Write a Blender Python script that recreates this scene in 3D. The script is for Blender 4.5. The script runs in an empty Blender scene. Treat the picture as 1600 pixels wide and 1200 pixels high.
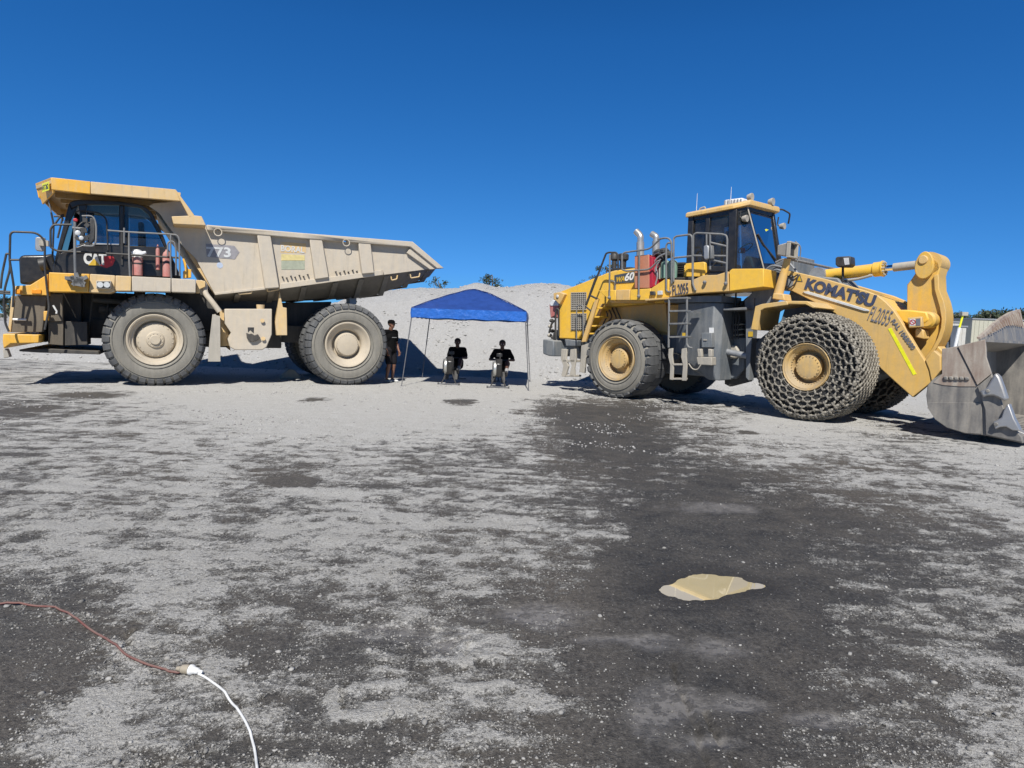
import bpy, bmesh, math, random
import numpy as np
from mathutils import Vector, Matrix, noise as mnoise
random.seed(7); RNG = np.random.default_rng(11)
S = bpy.context.scene; COL = S.collection
PI = math.pi
def R(d): return math.radians(d)

# ------------------------------------------------------------------ camera, sky, sun, exposure
FPX = 1060.0; EYE = 1.6; ROLL = R(2.0); PITCH = math.atan(85/FPX)
CM = (Matrix.Rotation(PI/2-PITCH, 3, 'X') @ Matrix.Rotation(ROLL, 3, 'Z'))
cd = bpy.data.cameras.new('camera'); cam = bpy.data.objects.new('camera', cd); COL.objects.link(cam)
cam.matrix_world = Matrix.Translation((0, 0, EYE)) @ CM.to_4x4()
cd.sensor_width = 36; cd.lens = 36*FPX/1600; cd.clip_start = .05; cd.clip_end = 3000
S.camera = cam
SUN_EL, SUN_AZ = 48.0, 183.0          # azimuth clockwise from +Y (sun behind the photographer)
w = bpy.data.worlds.new('World'); S.world = w; w.use_nodes = True
nt = w.node_tree; nt.nodes.clear()
sky = nt.nodes.new('ShaderNodeTexSky'); sky.sky_type = 'NISHITA'; sky.sun_disc = False
sky.sun_elevation = R(SUN_EL); sky.sun_rotation = R(SUN_AZ)
sky.altitude = 1500; sky.air_density = 0.7; sky.dust_density = 0.0; sky.ozone_density = 1.5
SKYG = [(2.0, .44), (1.28, 1.17), (1.0, 2.0)]
bg = nt.nodes.new('ShaderNodeBackground'); bg.inputs['Strength'].default_value = 0.082
wo = nt.nodes.new('ShaderNodeOutputWorld')
tcg = nt.nodes.new('ShaderNodeTexCoord'); mp = nt.nodes.new('ShaderNodeMapping'); mp.inputs['Location'].default_value = (0, 0, .17)
ab = nt.nodes.new('ShaderNodeVectorMath'); ab.operation = 'ABSOLUTE'; nt.links.new(tcg.outputs['Generated'], ab.inputs[0]); nt.links.new(ab.outputs[0], mp.inputs[0]); nt.links.new(mp.outputs[0], sky.inputs[0])   # clear air: no pale band low down; front sky mirrored behind to cut fill
sr = nt.nodes.new('ShaderNodeSeparateColor'); cr = nt.nodes.new('ShaderNodeCombineColor'); nt.links.new(sky.outputs[0], sr.inputs[0])
for i, (g, k) in enumerate(SKYG):                                # a deep, clean blue as the phone recorded it
    p = nt.nodes.new('ShaderNodeMath'); p.operation = 'POWER'; p.inputs[1].default_value = g; nt.links.new(sr.outputs[i], p.inputs[0])
    q = nt.nodes.new('ShaderNodeMath'); q.operation = 'MULTIPLY'; q.inputs[1].default_value = k; nt.links.new(p.outputs[0], q.inputs[0])
    mn_ = nt.nodes.new('ShaderNodeMath'); mn_.operation = 'MINIMUM'; mn_.inputs[1].default_value = (2.4, 5.6, 9.0)[i]; nt.links.new(q.outputs[0], mn_.inputs[0]); nt.links.new(mn_.outputs[0], cr.inputs[i])
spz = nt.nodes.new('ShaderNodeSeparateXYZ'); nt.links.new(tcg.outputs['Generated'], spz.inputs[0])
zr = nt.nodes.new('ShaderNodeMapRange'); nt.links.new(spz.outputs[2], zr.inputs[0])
for i, v in ((1, .38), (2, .95), (3, 1.0), (4, .25)): zr.inputs[i].default_value = v      # sky dimmed overhead, out of view, to weaken the fill in shadows
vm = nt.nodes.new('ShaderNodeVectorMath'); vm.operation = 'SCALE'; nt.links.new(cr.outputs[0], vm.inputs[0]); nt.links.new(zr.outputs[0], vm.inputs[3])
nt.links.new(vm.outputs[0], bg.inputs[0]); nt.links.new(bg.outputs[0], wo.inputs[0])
sd = bpy.data.lights.new('sun', 'SUN'); sd.energy = 4.9; sd.angle = R(.53); sd.color = (1.0, .965, .905)
sun = bpy.data.objects.new('sun', sd); COL.objects.link(sun)
az = R(SUN_AZ); el = R(SUN_EL)
sdir = Vector((math.sin(az)*math.cos(el), math.cos(az)*math.cos(el), math.sin(el)))
sun.rotation_euler = sdir.to_track_quat('Z', 'Y').to_euler()
sun.location = sdir*60
S.view_settings.view_transform = 'Standard'; S.view_settings.look = 'None'
S.view_settings.exposure = 0.28; S.view_settings.gamma = 1.0; S.view_settings.use_curve_mapping = False

# ------------------------------------------------------------------ measuring helpers
CAMP = Vector((0, 0, EYE))
def ray(px, py): return CM @ Vector(((px-800)/FPX, -(py-600)/FPX, -1.0))
def gpt(px, py, z=0.0):
    r = ray(px, py); return CAMP + r*((z-EYE)/r.z)
def at(px, py, Y):                    # the point at distance Y along +Y
    r = ray(px, py); return CAMP + r*(Y/r.y)
class Frame:                          # a vehicle's own axes: x along its side, y inward, z up
    def __init__(s, O, deg):
        a = R(deg); s.O = Vector((O[0], O[1], 0)); s.a = a
        s.x = Vector((math.cos(a), math.sin(a), 0)); s.y = Vector((-math.sin(a), math.cos(a), 0))
    def __call__(s, px, py, w=0.0):   # side elevation (x, z) of a sight line on the side plane at depth w
        r = ray(px, py); o = s.O + s.y*w; t = (o-CAMP).dot(s.y)/r.dot(s.y); p = CAMP + r*t
        return ((p-s.O).dot(s.x), p.z)
    def p3(s, px, py, w=0.0):
        q = s(px, py, w); return Vector((q[0], w, q[1]))

# ------------------------------------------------------------------ mesh helpers
class MB:
    def __init__(s): s.v = []; s.f = []
    def add(s, vs, fs):
        b = len(s.v); s.v += [tuple(q) for q in vs]; s.f += [tuple(i+b for i in f) for f in fs]; return s
    def box(s, x0, x1, y0, y1, z0, z1, M=None):
        vs = [Vector((x, y, z)) for x in (x0, x1) for y in (y0, y1) for z in (z0, z1)]
        if M is not None: vs = [M @ q for q in vs]
        return s.add(vs, [(0,1,3,2),(4,6,7,5),(0,4,5,1),(2,3,7,6),(0,2,6,4),(1,5,7,3)])
    def prism(s, poly, y0, y1):
        n = len(poly)
        vs = [(p[0], y0, p[1]) for p in poly] + [(p[0], y1, p[1]) for p in poly]
        return s.add(vs, [tuple(range(n)), tuple(range(2*n-1, n-1, -1))] + [(i, (i+1) % n, n+(i+1) % n, n+i) for i in range(n)])
    def loft(s, loops, caps=True, closed=False):
        n = len(loops[0]); vs = [q for l in loops for q in l]; fs = []
        m = len(loops)
        for k in range(m if closed else m-1):
            a = k*n; b = ((k+1) % m)*n
            fs += [(a+i, a+(i+1) % n, b+(i+1) % n, b+i) for i in range(n)]
        if caps and not closed: fs += [tuple(range(n)), tuple(range(m*n-1, (m-1)*n-1, -1))]
        return s.add(vs, fs)
    def tube(s, pts, r, n=8, closed=False):
        pts = [Vector(p) for p in pts]; rr = r if isinstance(r, (list, tuple)) else [r]*len(pts)
        loops = []; m = len(pts); prev = None
        for i, p in enumerate(pts):
            if closed: d = pts[(i+1) % m]-pts[i-1]
            else: d = pts[min(i+1, m-1)]-pts[max(i-1, 0)]
            if d.length < 1e-9: d = Vector((0, 0, 1))
            d.normalize()
            if prev is None:
                u = d.cross(Vector((0, 0, 1)))
                if u.length < .05: u = d.cross(Vector((1, 0, 0)))
            else: u = prev - d*prev.dot(d)
            u.normalize(); prev = u; v = d.cross(u)
            loops.append([p+(u*math.cos(2*PI*k/n)+v*math.sin(2*PI*k/n))*rr[i] for k in range(n)])
        return s.loft(loops, not closed, closed)
    def rail(s, pts, r, fil=.1, n=8):
        pts = [Vector(p) for p in pts]; out = [pts[0]]
        for i in range(1, len(pts)-1):
            a, b, c = pts[i-1], pts[i], pts[i+1]
            f = min(fil, (a-b).length*.45, (c-b).length*.45)
            p0 = b+(a-b).normalized()*f; p1 = b+(c-b).normalized()*f
            for t in (0, .33, .67, 1): out.append(p0*(1-t)**2+b*2*t*(1-t)+p1*t*t)
        out.append(pts[-1]); return s.tube(out, r, n)
    def cyl(s, a, b, r0, r1=None, n=16): return s.tube([a, b], [r0, r0 if r1 is None else r1], n)
    def lathe(s, prof, c=(0, 0, 0), n=48, axis='y', closed=False, caps=True):   # prof: (radius, along)
        loops = []
        for r, t in prof:
            L = []
            for k in range(n):
                a = 2*PI*k/n; u, v = r*math.cos(a), r*math.sin(a)
                L.append((c[0]+u, c[1]+t, c[2]+v) if axis == 'y' else ((c[0]+u, c[1]+v, c[2]+t) if axis == 'z' else (c[0]+t, c[1]+u, c[2]+v)))
            loops.append(L)
        return s.loft(loops, caps and not closed, closed)
    def ball(s, c, r, n=12, sc=(1, 1, 1)):
        m = n//2; prof = [(max(1e-4, math.sin(PI*i/m)), -math.cos(PI*i/m)) for i in range(m+1)]
        return s.loft([[(c[0]+q*math.cos(2*PI*k/n)*r*sc[0], c[1]+q*math.sin(2*PI*k/n)*r*sc[1], c[2]+t*r*sc[2]) for k in range(n)] for q, t in prof])
    def mesh(s, name, mat, sharp=35):
        me = bpy.data.meshes.new(name); me.from_pydata([tuple(q) for q in s.v], [], s.f)
        bm = bmesh.new(); bm.from_mesh(me); bmesh.ops.recalc_face_normals(bm, faces=bm.faces); bm.to_mesh(me); bm.free()
        if sharp is not None:
            me.polygons.foreach_set('use_smooth', [True]*len(me.polygons)); me.set_sharp_from_angle(angle=R(sharp))
        if mat: me.materials.append(mat)
        return me
    def obj(s, name, mat, parent=None, bev=0, sharp=35, label=None, kind=None, loc=None, rot=None):
        o = bpy.data.objects.new(name, s.mesh(name, mat, sharp)); COL.objects.link(o)
        if parent is not None: o.parent = parent
        if loc is not None: o.location = loc
        if rot is not None: o.rotation_euler = rot
        if bev:
            b = o.modifiers.new('bevel', 'BEVEL'); b.width = bev; b.segments = 2; b.limit_method = 'ANGLE'; b.angle_limit = R(40); b.harden_normals = False
        if label: o['label'] = label
        if kind: o['kind'] = kind
        return o
def tag(o, label, cat, group=None):
    o['label'] = label; o['category'] = cat
    if group: o['group'] = group
    return o
def thing(name, label, cat, loc=(0, 0, 0), rz=0, group=None):
    o = bpy.data.objects.new(name, None); COL.objects.link(o); o.location = loc; o.rotation_euler = (0, 0, rz); o.empty_display_size = .3
    return tag(o, label, cat, group)
def copy_tree(o, parent=None):
    c = o.copy(); COL.objects.link(c); c.parent = parent if parent is not None else None
    for ch in list(o.children): copy_tree(ch, c)
    return c
def smooth_path(pts, k=6):            # Catmull-Rom
    pts = [Vector(p) for p in pts]; P = [pts[0]]+pts+[pts[-1]]; out = []
    for i in range(1, len(P)-2):
        a, b, c, d = P[i-1:i+3]
        for j in range(k):
            t = j/k; out.append(.5*((2*b)+(c-a)*t+(2*a-5*b+4*c-d)*t*t+(3*b-a-3*c+d)*t**3))
    out.append(pts[-1]); return out

# ------------------------------------------------------------------ materials
def new_mat(name):
    m = bpy.data.materials.new(name); m.use_nodes = True; nt = m.node_tree
    return m, nt, nt.nodes['Principled BSDF']
def mnode(nt, op, a, b=None, clamp=False):
    n = nt.nodes.new('ShaderNodeMath'); n.operation = op; n.use_clamp = clamp
    for i, q in enumerate((a, b)):
        if q is None: continue
        if isinstance(q, (int, float)): n.inputs[i].default_value = q
        else: nt.links.new(q, n.inputs[i])
    return n.outputs[0]
def noise(nt, vec, scale, detail=4, rough=.55, mapscale=None):
    n = nt.nodes.new('ShaderNodeTexNoise'); n.inputs['Scale'].default_value = scale; n.inputs['Detail'].default_value = detail; n.inputs['Roughness'].default_value = rough
    if mapscale:
        mp = nt.nodes.new('ShaderNodeMapping'); mp.inputs['Scale'].default_value = mapscale; nt.links.new(vec, mp.inputs[0]); vec = mp.outputs[0]
    nt.links.new(vec, n.inputs['Vector']); return n.outputs['Fac']
def mixc(nt, fac, a, b):
    n = nt.nodes.new('ShaderNodeMix'); n.data_type = 'RGBA'
    if isinstance(fac, (int, float)): n.inputs[0].default_value = fac
    else: nt.links.new(fac, n.inputs[0])
    for i, q in ((6, a), (7, b)):
        if isinstance(q, tuple): n.inputs[i].default_value = (*q[:3], 1)
        else: nt.links.new(q, n.inputs[i])
    return n.outputs[2]
def mapr(nt, v, a, b, c=0., d=1.):
    n = nt.nodes.new('ShaderNodeMapRange'); n.clamp = True
    for i, q in enumerate((v, a, b, c, d)):
        if isinstance(q, (int, float)): n.inputs[i].default_value = q
        else: nt.links.new(q, n.inputs[i])
    return n.outputs[0]
def bump(nt, bs, h, strength=.3, dist=.01):
    b = nt.nodes.new('ShaderNodeBump'); b.inputs['Strength'].default_value = strength; b.inputs['Distance'].default_value = dist
    nt.links.new(h, b.inputs['Height']); nt.links.new(b.outputs[0], bs.inputs['Normal'])
DUST = (.40, .345, .265)
def paint(name, base, dust=DUST, amt=.3, rough=.45, metal=0., sc=1.6, k=1.2, spec=.5, up=.45, bmp=.12):
    m, nt, bs = new_mat(name)
    tc = nt.nodes.new('ShaderNodeTexCoord').outputs['Object']; geo = nt.nodes.new('ShaderNodeNewGeometry')
    n1 = noise(nt, tc, sc, 6, .6); n2 = noise(nt, tc, 3.0, 5, .6, (3.5, 3.5, .5)); n3 = noise(nt, tc, 38, 3, .6)
    sp = nt.nodes.new('ShaderNodeSeparateXYZ'); nt.links.new(geo.outputs['Normal'], sp.inputs[0])
    f = mnode(nt, 'ADD', mnode(nt, 'MULTIPLY', mnode(nt, 'SUBTRACT', n1, .5), k), mnode(nt, 'MULTIPLY', mnode(nt, 'SUBTRACT', n2, .5), k))
    f = mnode(nt, 'ADD', f, mnode(nt, 'MULTIPLY', mnode(nt, 'SUBTRACT', n3, .5), .5))
    f = mnode(nt, 'ADD', f, mnode(nt, 'MULTIPLY', mnode(nt, 'MAXIMUM', sp.outputs[2], 0), up))
    f = mnode(nt, 'ADD', f, amt, True)
    c = mixc(nt, f, tuple(base), tuple(dust))
    c = mixc(nt, mapr(nt, noise(nt, tc, 7, 8, .7), .3, .8, 0, .35), c, tuple(q*.62 for q in dust))
    st = mnode(nt, 'MULTIPLY', mapr(nt, noise(nt, tc, 2.2, 6, .75, (5, 5, .35)), .56, .72), mapr(nt, noise(nt, tc, 1.1, 3), .4, .65))
    c = mixc(nt, mnode(nt, 'MULTIPLY', st, .42), c, (.09, .07, .05))
    ch_ = mnode(nt, 'MULTIPLY', mapr(nt, noise(nt, tc, 16, 5, .8), .66, .70), mapr(nt, n1, .45, .6))
    c = mixc(nt, mnode(nt, 'MULTIPLY', ch_, .55), c, (.12, .085, .06))
    nt.links.new(c, bs.inputs['Base Color'])
    nt.links.new(mnode(nt, 'ADD', mnode(nt, 'MULTIPLY', f, .85-rough), rough, True), bs.inputs['Roughness'])
    bs.inputs['Metallic'].default_value = metal; bs.inputs['Specular IOR Level'].default_value = spec
    bump(nt, bs, mnode(nt, 'ADD', noise(nt, tc, 9, 6, .65), mnode(nt, 'MULTIPLY', n3, .3)), bmp, .02)
    return m
def plain(name, col, rough=.5, metal=0., spec=.5, bmp=0):
    m, nt, bs = new_mat(name)
    tc = nt.nodes.new('ShaderNodeTexCoord').outputs['Object']
    n = noise(nt, tc, 12, 5, .6)
    nt.links.new(mixc(nt, mapr(nt, n, .25, .75), tuple(q*.8 for q in col), tuple(min(1, q*1.12) for q in col)), bs.inputs['Base Color'])
    bs.inputs['Roughness'].default_value = rough; bs.inputs['Metallic'].default_value = metal; bs.inputs['Specular IOR Level'].default_value = spec
    if bmp: bump(nt, bs, n, bmp, .02)
    return m
def glassy(name, col=(.55, .75, .8), alpha=.32):
    m, nt, bs = new_mat(name)
    nt.nodes.remove(bs); out = nt.nodes['Material Output']
    tr = nt.nodes.new('ShaderNodeBsdfTransparent'); tr.inputs[0].default_value = (*col, 1)
    gl = nt.nodes.new('ShaderNodeBsdfGlossy'); gl.inputs['Roughness'].default_value = .03
    df = nt.nodes.new('ShaderNodeBsdfDiffuse'); df.inputs[0].default_value = (.3, .28, .24, 1)
    fr = nt.nodes.new('ShaderNodeFresnel'); fr.inputs[0].default_value = 1.5
    tc = nt.nodes.new('ShaderNodeTexCoord').outputs['Object']
    m1 = nt.nodes.new('ShaderNodeMixShader'); m2 = nt.nodes.new('ShaderNodeMixShader')
    nt.links.new(mapr(nt, noise(nt, tc, 3, 5), .35, .8, .02, .14), m1.inputs[0]); nt.links.new(tr.outputs[0], m1.inputs[1]); nt.links.new(df.outputs[0], m1.inputs[2])
    nt.links.new(fr.outputs[0], m2.inputs[0]); nt.links.new(m1.outputs[0], m2.inputs[1]); nt.links.new(gl.outputs[0], m2.inputs[2])
    nt.links.new(m2.outputs[0], out.inputs[0]); return m
M = {}
M['tyel'] = paint('truck_yellow_paint', (.78, .41, .035), (.52, .42, .26), amt=.02)
M['ttan'] = paint('dust_caked_yellow_paint', (.70, .44, .12), (.55, .455, .33), amt=.42, k=.9)
M['tbody'] = paint('dusty_dump_body_steel', (.56, .47, .34), (.49, .44, .365), amt=.6, k=1.5, rough=.6, sc=.8)
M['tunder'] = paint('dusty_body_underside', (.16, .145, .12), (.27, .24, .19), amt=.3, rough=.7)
M['black'] = paint('black_cab_paint', (.012, .012, .013), (.16, .145, .125), amt=-.12, rough=.3, k=.7, up=.25)
M['blackm'] = paint('matt_black_metal', (.02, .02, .021), (.15, .14, .12), amt=.05, rough=.5, k=.6, up=.3)
M['dark'] = paint('dark_chassis_steel', (.035, .033, .03), (.13, .115, .095), amt=.2, rough=.7)
M['dbrown'] = paint('dark_dusty_step_panel', (.09, .075, .055), (.20, .165, .12), amt=.3, rough=.7)
M['lyel'] = paint('loader_yellow_paint', (.86, .505, .045), (.55, .40, .20), amt=.02, k=.9, up=.5)
M['lyeld'] = paint('loader_yellow_dusty', (.74, .44, .10), (.52, .40, .25), amt=.32, k=1.1)
M['boom'] = paint('loader_boom_dusty_yellow', (.72, .44, .10), (.52, .38, .20), amt=.38, k=1.2, sc=.9)
M['bell'] = paint('bellcrank_yellow', (.76, .44, .055), (.45, .35, .21), amt=.12, k=1.2)
M['lgrey'] = paint('loader_grey_frame', (.10, .12, .14), (.29, .29, .28), amt=.28, k=1.3, rough=.6)
M['railg'] = paint('grey_handrail_paint', (.10, .11, .12), (.28, .27, .25), amt=.3, rough=.5)
M['cream'] = paint('dust_coated_rubber_steps', (.30, .28, .24), (.46, .42, .35), amt=.5, rough=.8)
M['bucket'] = paint('worn_bucket_steel', (.13, .125, .12), (.33, .305, .265), amt=.38, k=2.0, rough=.5, metal=.15)
M['brust'] = paint('rusty_bucket_steel', (.22, .15, .115), (.38, .335, .28), amt=.5, k=2.4, rough=.7)
M['shine'] = paint('polished_wear_steel', (.42, .42, .42), (.35, .33, .30), amt=.2, rough=.32, metal=.6)
M['chain'] = paint('chain_steel', (.20, .18, .15), (.36, .335, .28), amt=.4, k=1.3, rough=.5, metal=.3, sc=9)
_m = M['chain']; _nt = _m.node_tree; _bs = _nt.nodes['Principled BSDF']; _l = _bs.inputs['Base Color'].links[0].from_socket
_r = _nt.nodes.new('ShaderNodeNewGeometry').outputs['Random Per Island']
_nt.links.new(mixc(_nt, mapr(_nt, _r, 0, .7, .65, 0), _l, (.05, .042, .034)), _bs.inputs['Base Color']); _bs.inputs['Roughness'].default_value = .4  # random link tones put highlights and dark gaps into the chain colour
M['rubber'] = paint('dusty_tyre_rubber', (.045, .046, .048), (.19, .185, .17), amt=.3, k=1.0, rough=.8, sc=2.5)
M['rubside'] = paint('tyre_sidewall_rubber', (.08, .077, .07), (.245, .23, .195), amt=.75, k=.8, rough=.85, sc=2.5, bmp=.06)
M['rubtread'] = paint('tread_rubber', (.035, .038, .044), (.17, .17, .165), amt=.3, k=.9, rough=.8, sc=3)
M['rubdark'] = paint('dark_tyre_rubber', (.015, .016, .018), (.09, .085, .075), amt=.15, rough=.8, sc=3)
M['rimt'] = paint('truck_rim_dust', (.50, .42, .30), (.47, .41, .32), amt=.6, k=1.2, rough=.6)
M['riml'] = paint('loader_rim_yellow', (.62, .40, .13), (.40, .31, .19), amt=.45, k=2.0, rough=.6)
M['white'] = plain('white_plastic', (.72, .72, .70), .4)
M['whited'] = plain('dusty_white_marking', (.55, .56, .55), .7)
M['red'] = plain('red_paint', (.45, .03, .035), .45)
M['pink'] = paint('dust_faded_red', (.42, .05, .05), (.50, .33, .28), amt=.45, rough=.6)
M['salmon'] = paint('red_oxide_box_front', (.48, .17, .09), (.5, .26, .17), amt=.35, rough=.6)
M['crimson'] = plain('crimson_side', (.40, .02, .045), .5)
M['green'] = paint('green_bottle_paint', (.10, .25, .20), (.28, .36, .30), amt=.3)
M['chrome'] = plain('chromed_rod', (.75, .77, .8), .12, 1.0)
M['alu'] = plain('bright_exhaust_metal', (.55, .54, .50), .38, .7, bmp=.1)
M['galv'] = plain('grey_galvanised', (.33, .34, .35), .5, .4)
M['glass'] = glassy('cab_glass', (.50, .62, .66))
M['glassd'] = glassy('dark_cab_glass', (.13, .20, .26))
M['orange'] = plain('amber_lens', (.80, .30, .02), .3)
M['lens'] = plain('lamp_lens', (.55, .56, .55), .15)
M['hivis'] = plain('yellow_reflective_tape', (.80, .78, .02), .4)
M['navy'] = plain('navy_lettering', (.045, .06, .11), .6)
M['decalf'] = plain('faded_number_decal', (.27, .26, .27), .8)
M['greyletter'] = plain('faded_grey_lettering', (.15, .155, .18), .7)
M['decalk'] = plain('dark_decal', (.07, .08, .09), .4)
M['seat'] = plain('seat_fabric', (.03, .03, .03), .8)
M['capyel'] = plain('decal_yellow', (.55, .36, .03), .5)

# ------------------------------------------------------------------ lettering
def text_mesh(s, offs=.0, shear=0., ext=.004, spacing=1.0):
    cu = bpy.data.curves.new('lettering', 'FONT'); cu.body = s; cu.size = 1; cu.extrude = ext; cu.offset = offs; cu.shear = shear; cu.space_character = spacing
    cu.resolution_u = 4
    o = bpy.data.objects.new('tmp', cu); COL.objects.link(o)
    dg = bpy.context.evaluated_depsgraph_get(); dg.update()
    me = bpy.data.meshes.new_from_object(o.evaluated_get(dg)); bpy.data.objects.remove(o); bpy.data.curves.remove(cu)
    co = np.zeros(len(me.vertices)*3, 'f'); me.vertices.foreach_get('co', co); co = co.reshape(-1, 3)
    return me, co
def text_on(F, s, pA, pB, hgt, w, mat, parent, name='lettering', offs=0., shear=0., thick=.006, spacing=1.0):
    """letters standing on the baseline from sight line pA to pB, on the side plane at depth w"""
    me, co = text_mesh(s, offs, shear, .004, spacing)
    a = F(*pA, w); b = F(*pB, w); L = math.hypot(b[0]-a[0], b[1]-a[1]); ang = math.atan2(b[1]-a[1], b[0]-a[0])
    mn, mx = co.min(0), co.max(0)
    X = (co[:, 0]-mn[0])/(mx[0]-mn[0])*L; Y = (co[:, 1]-mn[1])/(mx[1]-mn[1])*hgt; Z = (co[:, 2]-mn[2])/(mx[2]-mn[2])*thick
    out = np.stack([a[0]+X*math.cos(ang)-Y*math.sin(ang), w-Z, a[1]+X*math.sin(ang)+Y*math.cos(ang)], 1)
    me.vertices.foreach_set('co', out.astype('f').ravel()); me.materials.clear(); me.materials.append(mat); me.update()
    o = bpy.data.objects.new(name, me); COL.objects.link(o); o.parent = parent; return o

# ------------------------------------------------------------------ numeric noise
def vnoise(x, y, seed=0):
    xi = np.floor(x).astype(np.int64); yi = np.floor(y).astype(np.int64); xf = x-xi; yf = y-yi
    def h(a, b):
        n = (a*374761393 + b*668265263 + seed*1442695041) & 0xffffffff
        n = ((n ^ (n >> 13))*1274126177) & 0xffffffff
        return ((n ^ (n >> 16)) & 0xffffff)/float(0xffffff)
    u = xf*xf*(3-2*xf); v = yf*yf*(3-2*yf)
    return (h(xi, yi)*(1-u)+h(xi+1, yi)*u)*(1-v)+(h(xi, yi+1)*(1-u)+h(xi+1, yi+1)*u)*v
def fbm(x, y, oct=5, seed=0, g=.5):
    s = np.zeros_like(x); a = 1.; t = 0
    for k in range(oct): s += a*vnoise(x*2**k+k*17.3, y*2**k-k*9.1, seed+k); t += a; a *= g
    return s/t

# ------------------------------------------------------------------ ground: where the yard is damp, read off as a stain survey
SX = [-300]+list(range(0, 1601, 100))+[1900]
SY = [560, 590, 610, 640, 670, 700, 750, 800, 850, 900, 950, 1000, 1050, 1100, 1150, 1200]
SV = """.3 .2 0 0 0 0 0 0 0 0 0 0 0 0 0 0 0
.25 .2 0 0 0 0 0 0 0 0 0 0 0 0 0 0 0
.25 .1 0 0 0 0 0 0 0 0 0 0 0 0 0 0 0
.7 .6 .15 0 0 0 0 0 0 0 .75 .35 0 0 0 0 0
.4 .35 .4 .15 0 0 0 .05 .05 .85 .95 .35 0 0 .25 .1 0
.55 .5 .4 .4 .15 .1 .3 .4 .3 .7 .8 .65 .2 .05 .3 .15 0
.6 .4 .4 .3 .85 .55 .45 .5 .5 .6 .95 1 .85 .6 .4 .35 .1
.5 .4 .35 .35 .45 .5 .5 .55 .5 .55 1 1 1 1 .8 .5 .15
.35 .4 .3 .3 .35 .42 .35 .25 .3 .4 .95 1 1 1 .95 .7 .3
.3 .28 .2 .28 .3 .4 .3 .2 .4 .8 1 1 1 1 .9 .7 .55
.85 .65 .4 .35 .55 .75 .6 .5 .8 .95 1 1 1 .85 .65 .6 .6
1 .9 .45 .6 .85 .9 .85 .6 .7 1 1 1 1 .95 .75 .6 .6
1 .95 .35 .7 .8 .85 .6 .6 .6 .95 1 1 1 1 .85 .6 .5
1 .75 .3 .5 .5 .7 .75 .5 .6 .95 1 1 1 1 .9 .7 .5
.95 .5 .4 .5 .5 .65 .7 .45 .6 .95 1 1 1 1 .8 .6 .4
.95 .5 .5 .5 .5 .6 .6 .4 .5 .9 1 1 1 .9 .6 .4 .4"""
SV = np.array([[float(q) for q in l.split()] for l in SV.split('\n')])
SV[5:10, :7] *= .52; SV[3:5, 2:9] *= .6; SV[10:, 2:8] *= .85; SV[4:6, 9:11] = np.maximum(SV[4:6, 9:11], .9); SV[6:8, 9] = .78; SV[3:6, 9:11] = 1.0; SV[2, 10] = .25; SV[8:, 13:16] *= .82; SV[11:, 10:13] *= .985
SV = np.concatenate([SV[:, :1], SV, SV[:, -1:]], 1)
CMn = np.array(CM)
def survey(x, y):
    p = np.stack([x, y, np.full_like(x, -EYE)], 0); q = CMn.T @ p.reshape(3, -1); q = q.reshape(p.shape)
    d = np.maximum(-q[2], .05); px = 800+FPX*q[0]/d; py = 600-FPX*q[1]/d
    px = px+60*(fbm(x*.9, y*.9, 3, 5)-.5)*2; 
    py = np.where(y < .5, 1200, py)
    i = np.clip(np.searchsorted(SX, px)-1, 0, len(SX)-2); j = np.clip(np.searchsorted(SY, py)-1, 0, len(SY)-2)
    sx = np.array(SX, float); sy = np.array(SY, float)
    u = np.clip((px-sx[i])/(sx[i+1]-sx[i]), 0, 1); v = np.clip((py-sy[j])/(sy[j+1]-sy[j]), 0, 1)
    u = u*u*(3-2*u); v = v*v*(3-2*v)
    return (SV[j, i]*(1-u)+SV[j, i+1]*u)*(1-v)+(SV[j+1, i]*(1-u)+SV[j+1, i+1]*u)*v
PUD = gpt(1112, 917)
PUDPX = [(1024,920),(1032,912),(1045,908),(1052,903),(1068,897),(1090,894),(1115,893),(1138,896),(1150,899),(1165,902),(1180,908),(1198,911),(1206,916),(1196,922),(1176,925),(1160,930),(1146,933),(1128,938),(1105,941),(1080,939),(1060,938),(1042,933),(1030,927)]
PUDW = [gpt(*q) for q in PUDPX]
def inpoly_dist(x, y, P):
    """signed distance-ish to polygon P (negative inside)"""
    d = np.full(x.shape, 1e9); ins = np.zeros(x.shape, bool); n = len(P)
    for i in range(n):
        ax, ay = P[i][0], P[i][1]; bx, by = P[(i+1) % n][0], P[(i+1) % n][1]
        ex, ey = bx-ax, by-ay; t = np.clip(((x-ax)*ex+(y-ay)*ey)/(ex*ex+ey*ey), 0, 1)
        d = np.minimum(d, np.hypot(x-ax-t*ex, y-ay-t*ey))
        c = ((ay > y) != (by > y)) & (x < (bx-ax)*(y-ay)/((by-ay) if by != ay else 1e-9)+ax); ins ^= c
    return np.where(ins, -d, d)
MUD_SHEENS = [(1010,1003,52,12), (1035,1105,52,38), (1155,1102,50,14), (965,1000,50,9), (1130,1015,45,18), (1110,1160,55,14), (1290,1125,70,12), (1120,795,60,8), (700,1000,60,22), (590,990,60,14), (840,965,70,20)]
GROOVES = [[(1052,1040),(1057,1062),(1068,1080),(1072,1110),(1090,1140),(1094,1162),(1112,1200)], [(1100,1115),(1112,1140),(1130,1160),(1150,1200)], [(195,1000),(205,985),(200,1012)],
           [(538,1075),(532,1110)], [(735,1010),(728,1050)]]
LIGHTS = [[(545,1078),(580,1073),(625,1070)], [(530,1122),(570,1124),(620,1115)], [(538,1075),(525,1100),(522,1130)], [(735,1010),(728,1045)], [(735,1022),(780,1034)], [(716,1080),(790,1074)]]
SPOTS = [(493,625,22,3.5), (720,628,22,5), (1168,676,14,3), (135,618,60,8), (40,640,60,12), (455,752,75,17)]
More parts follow.
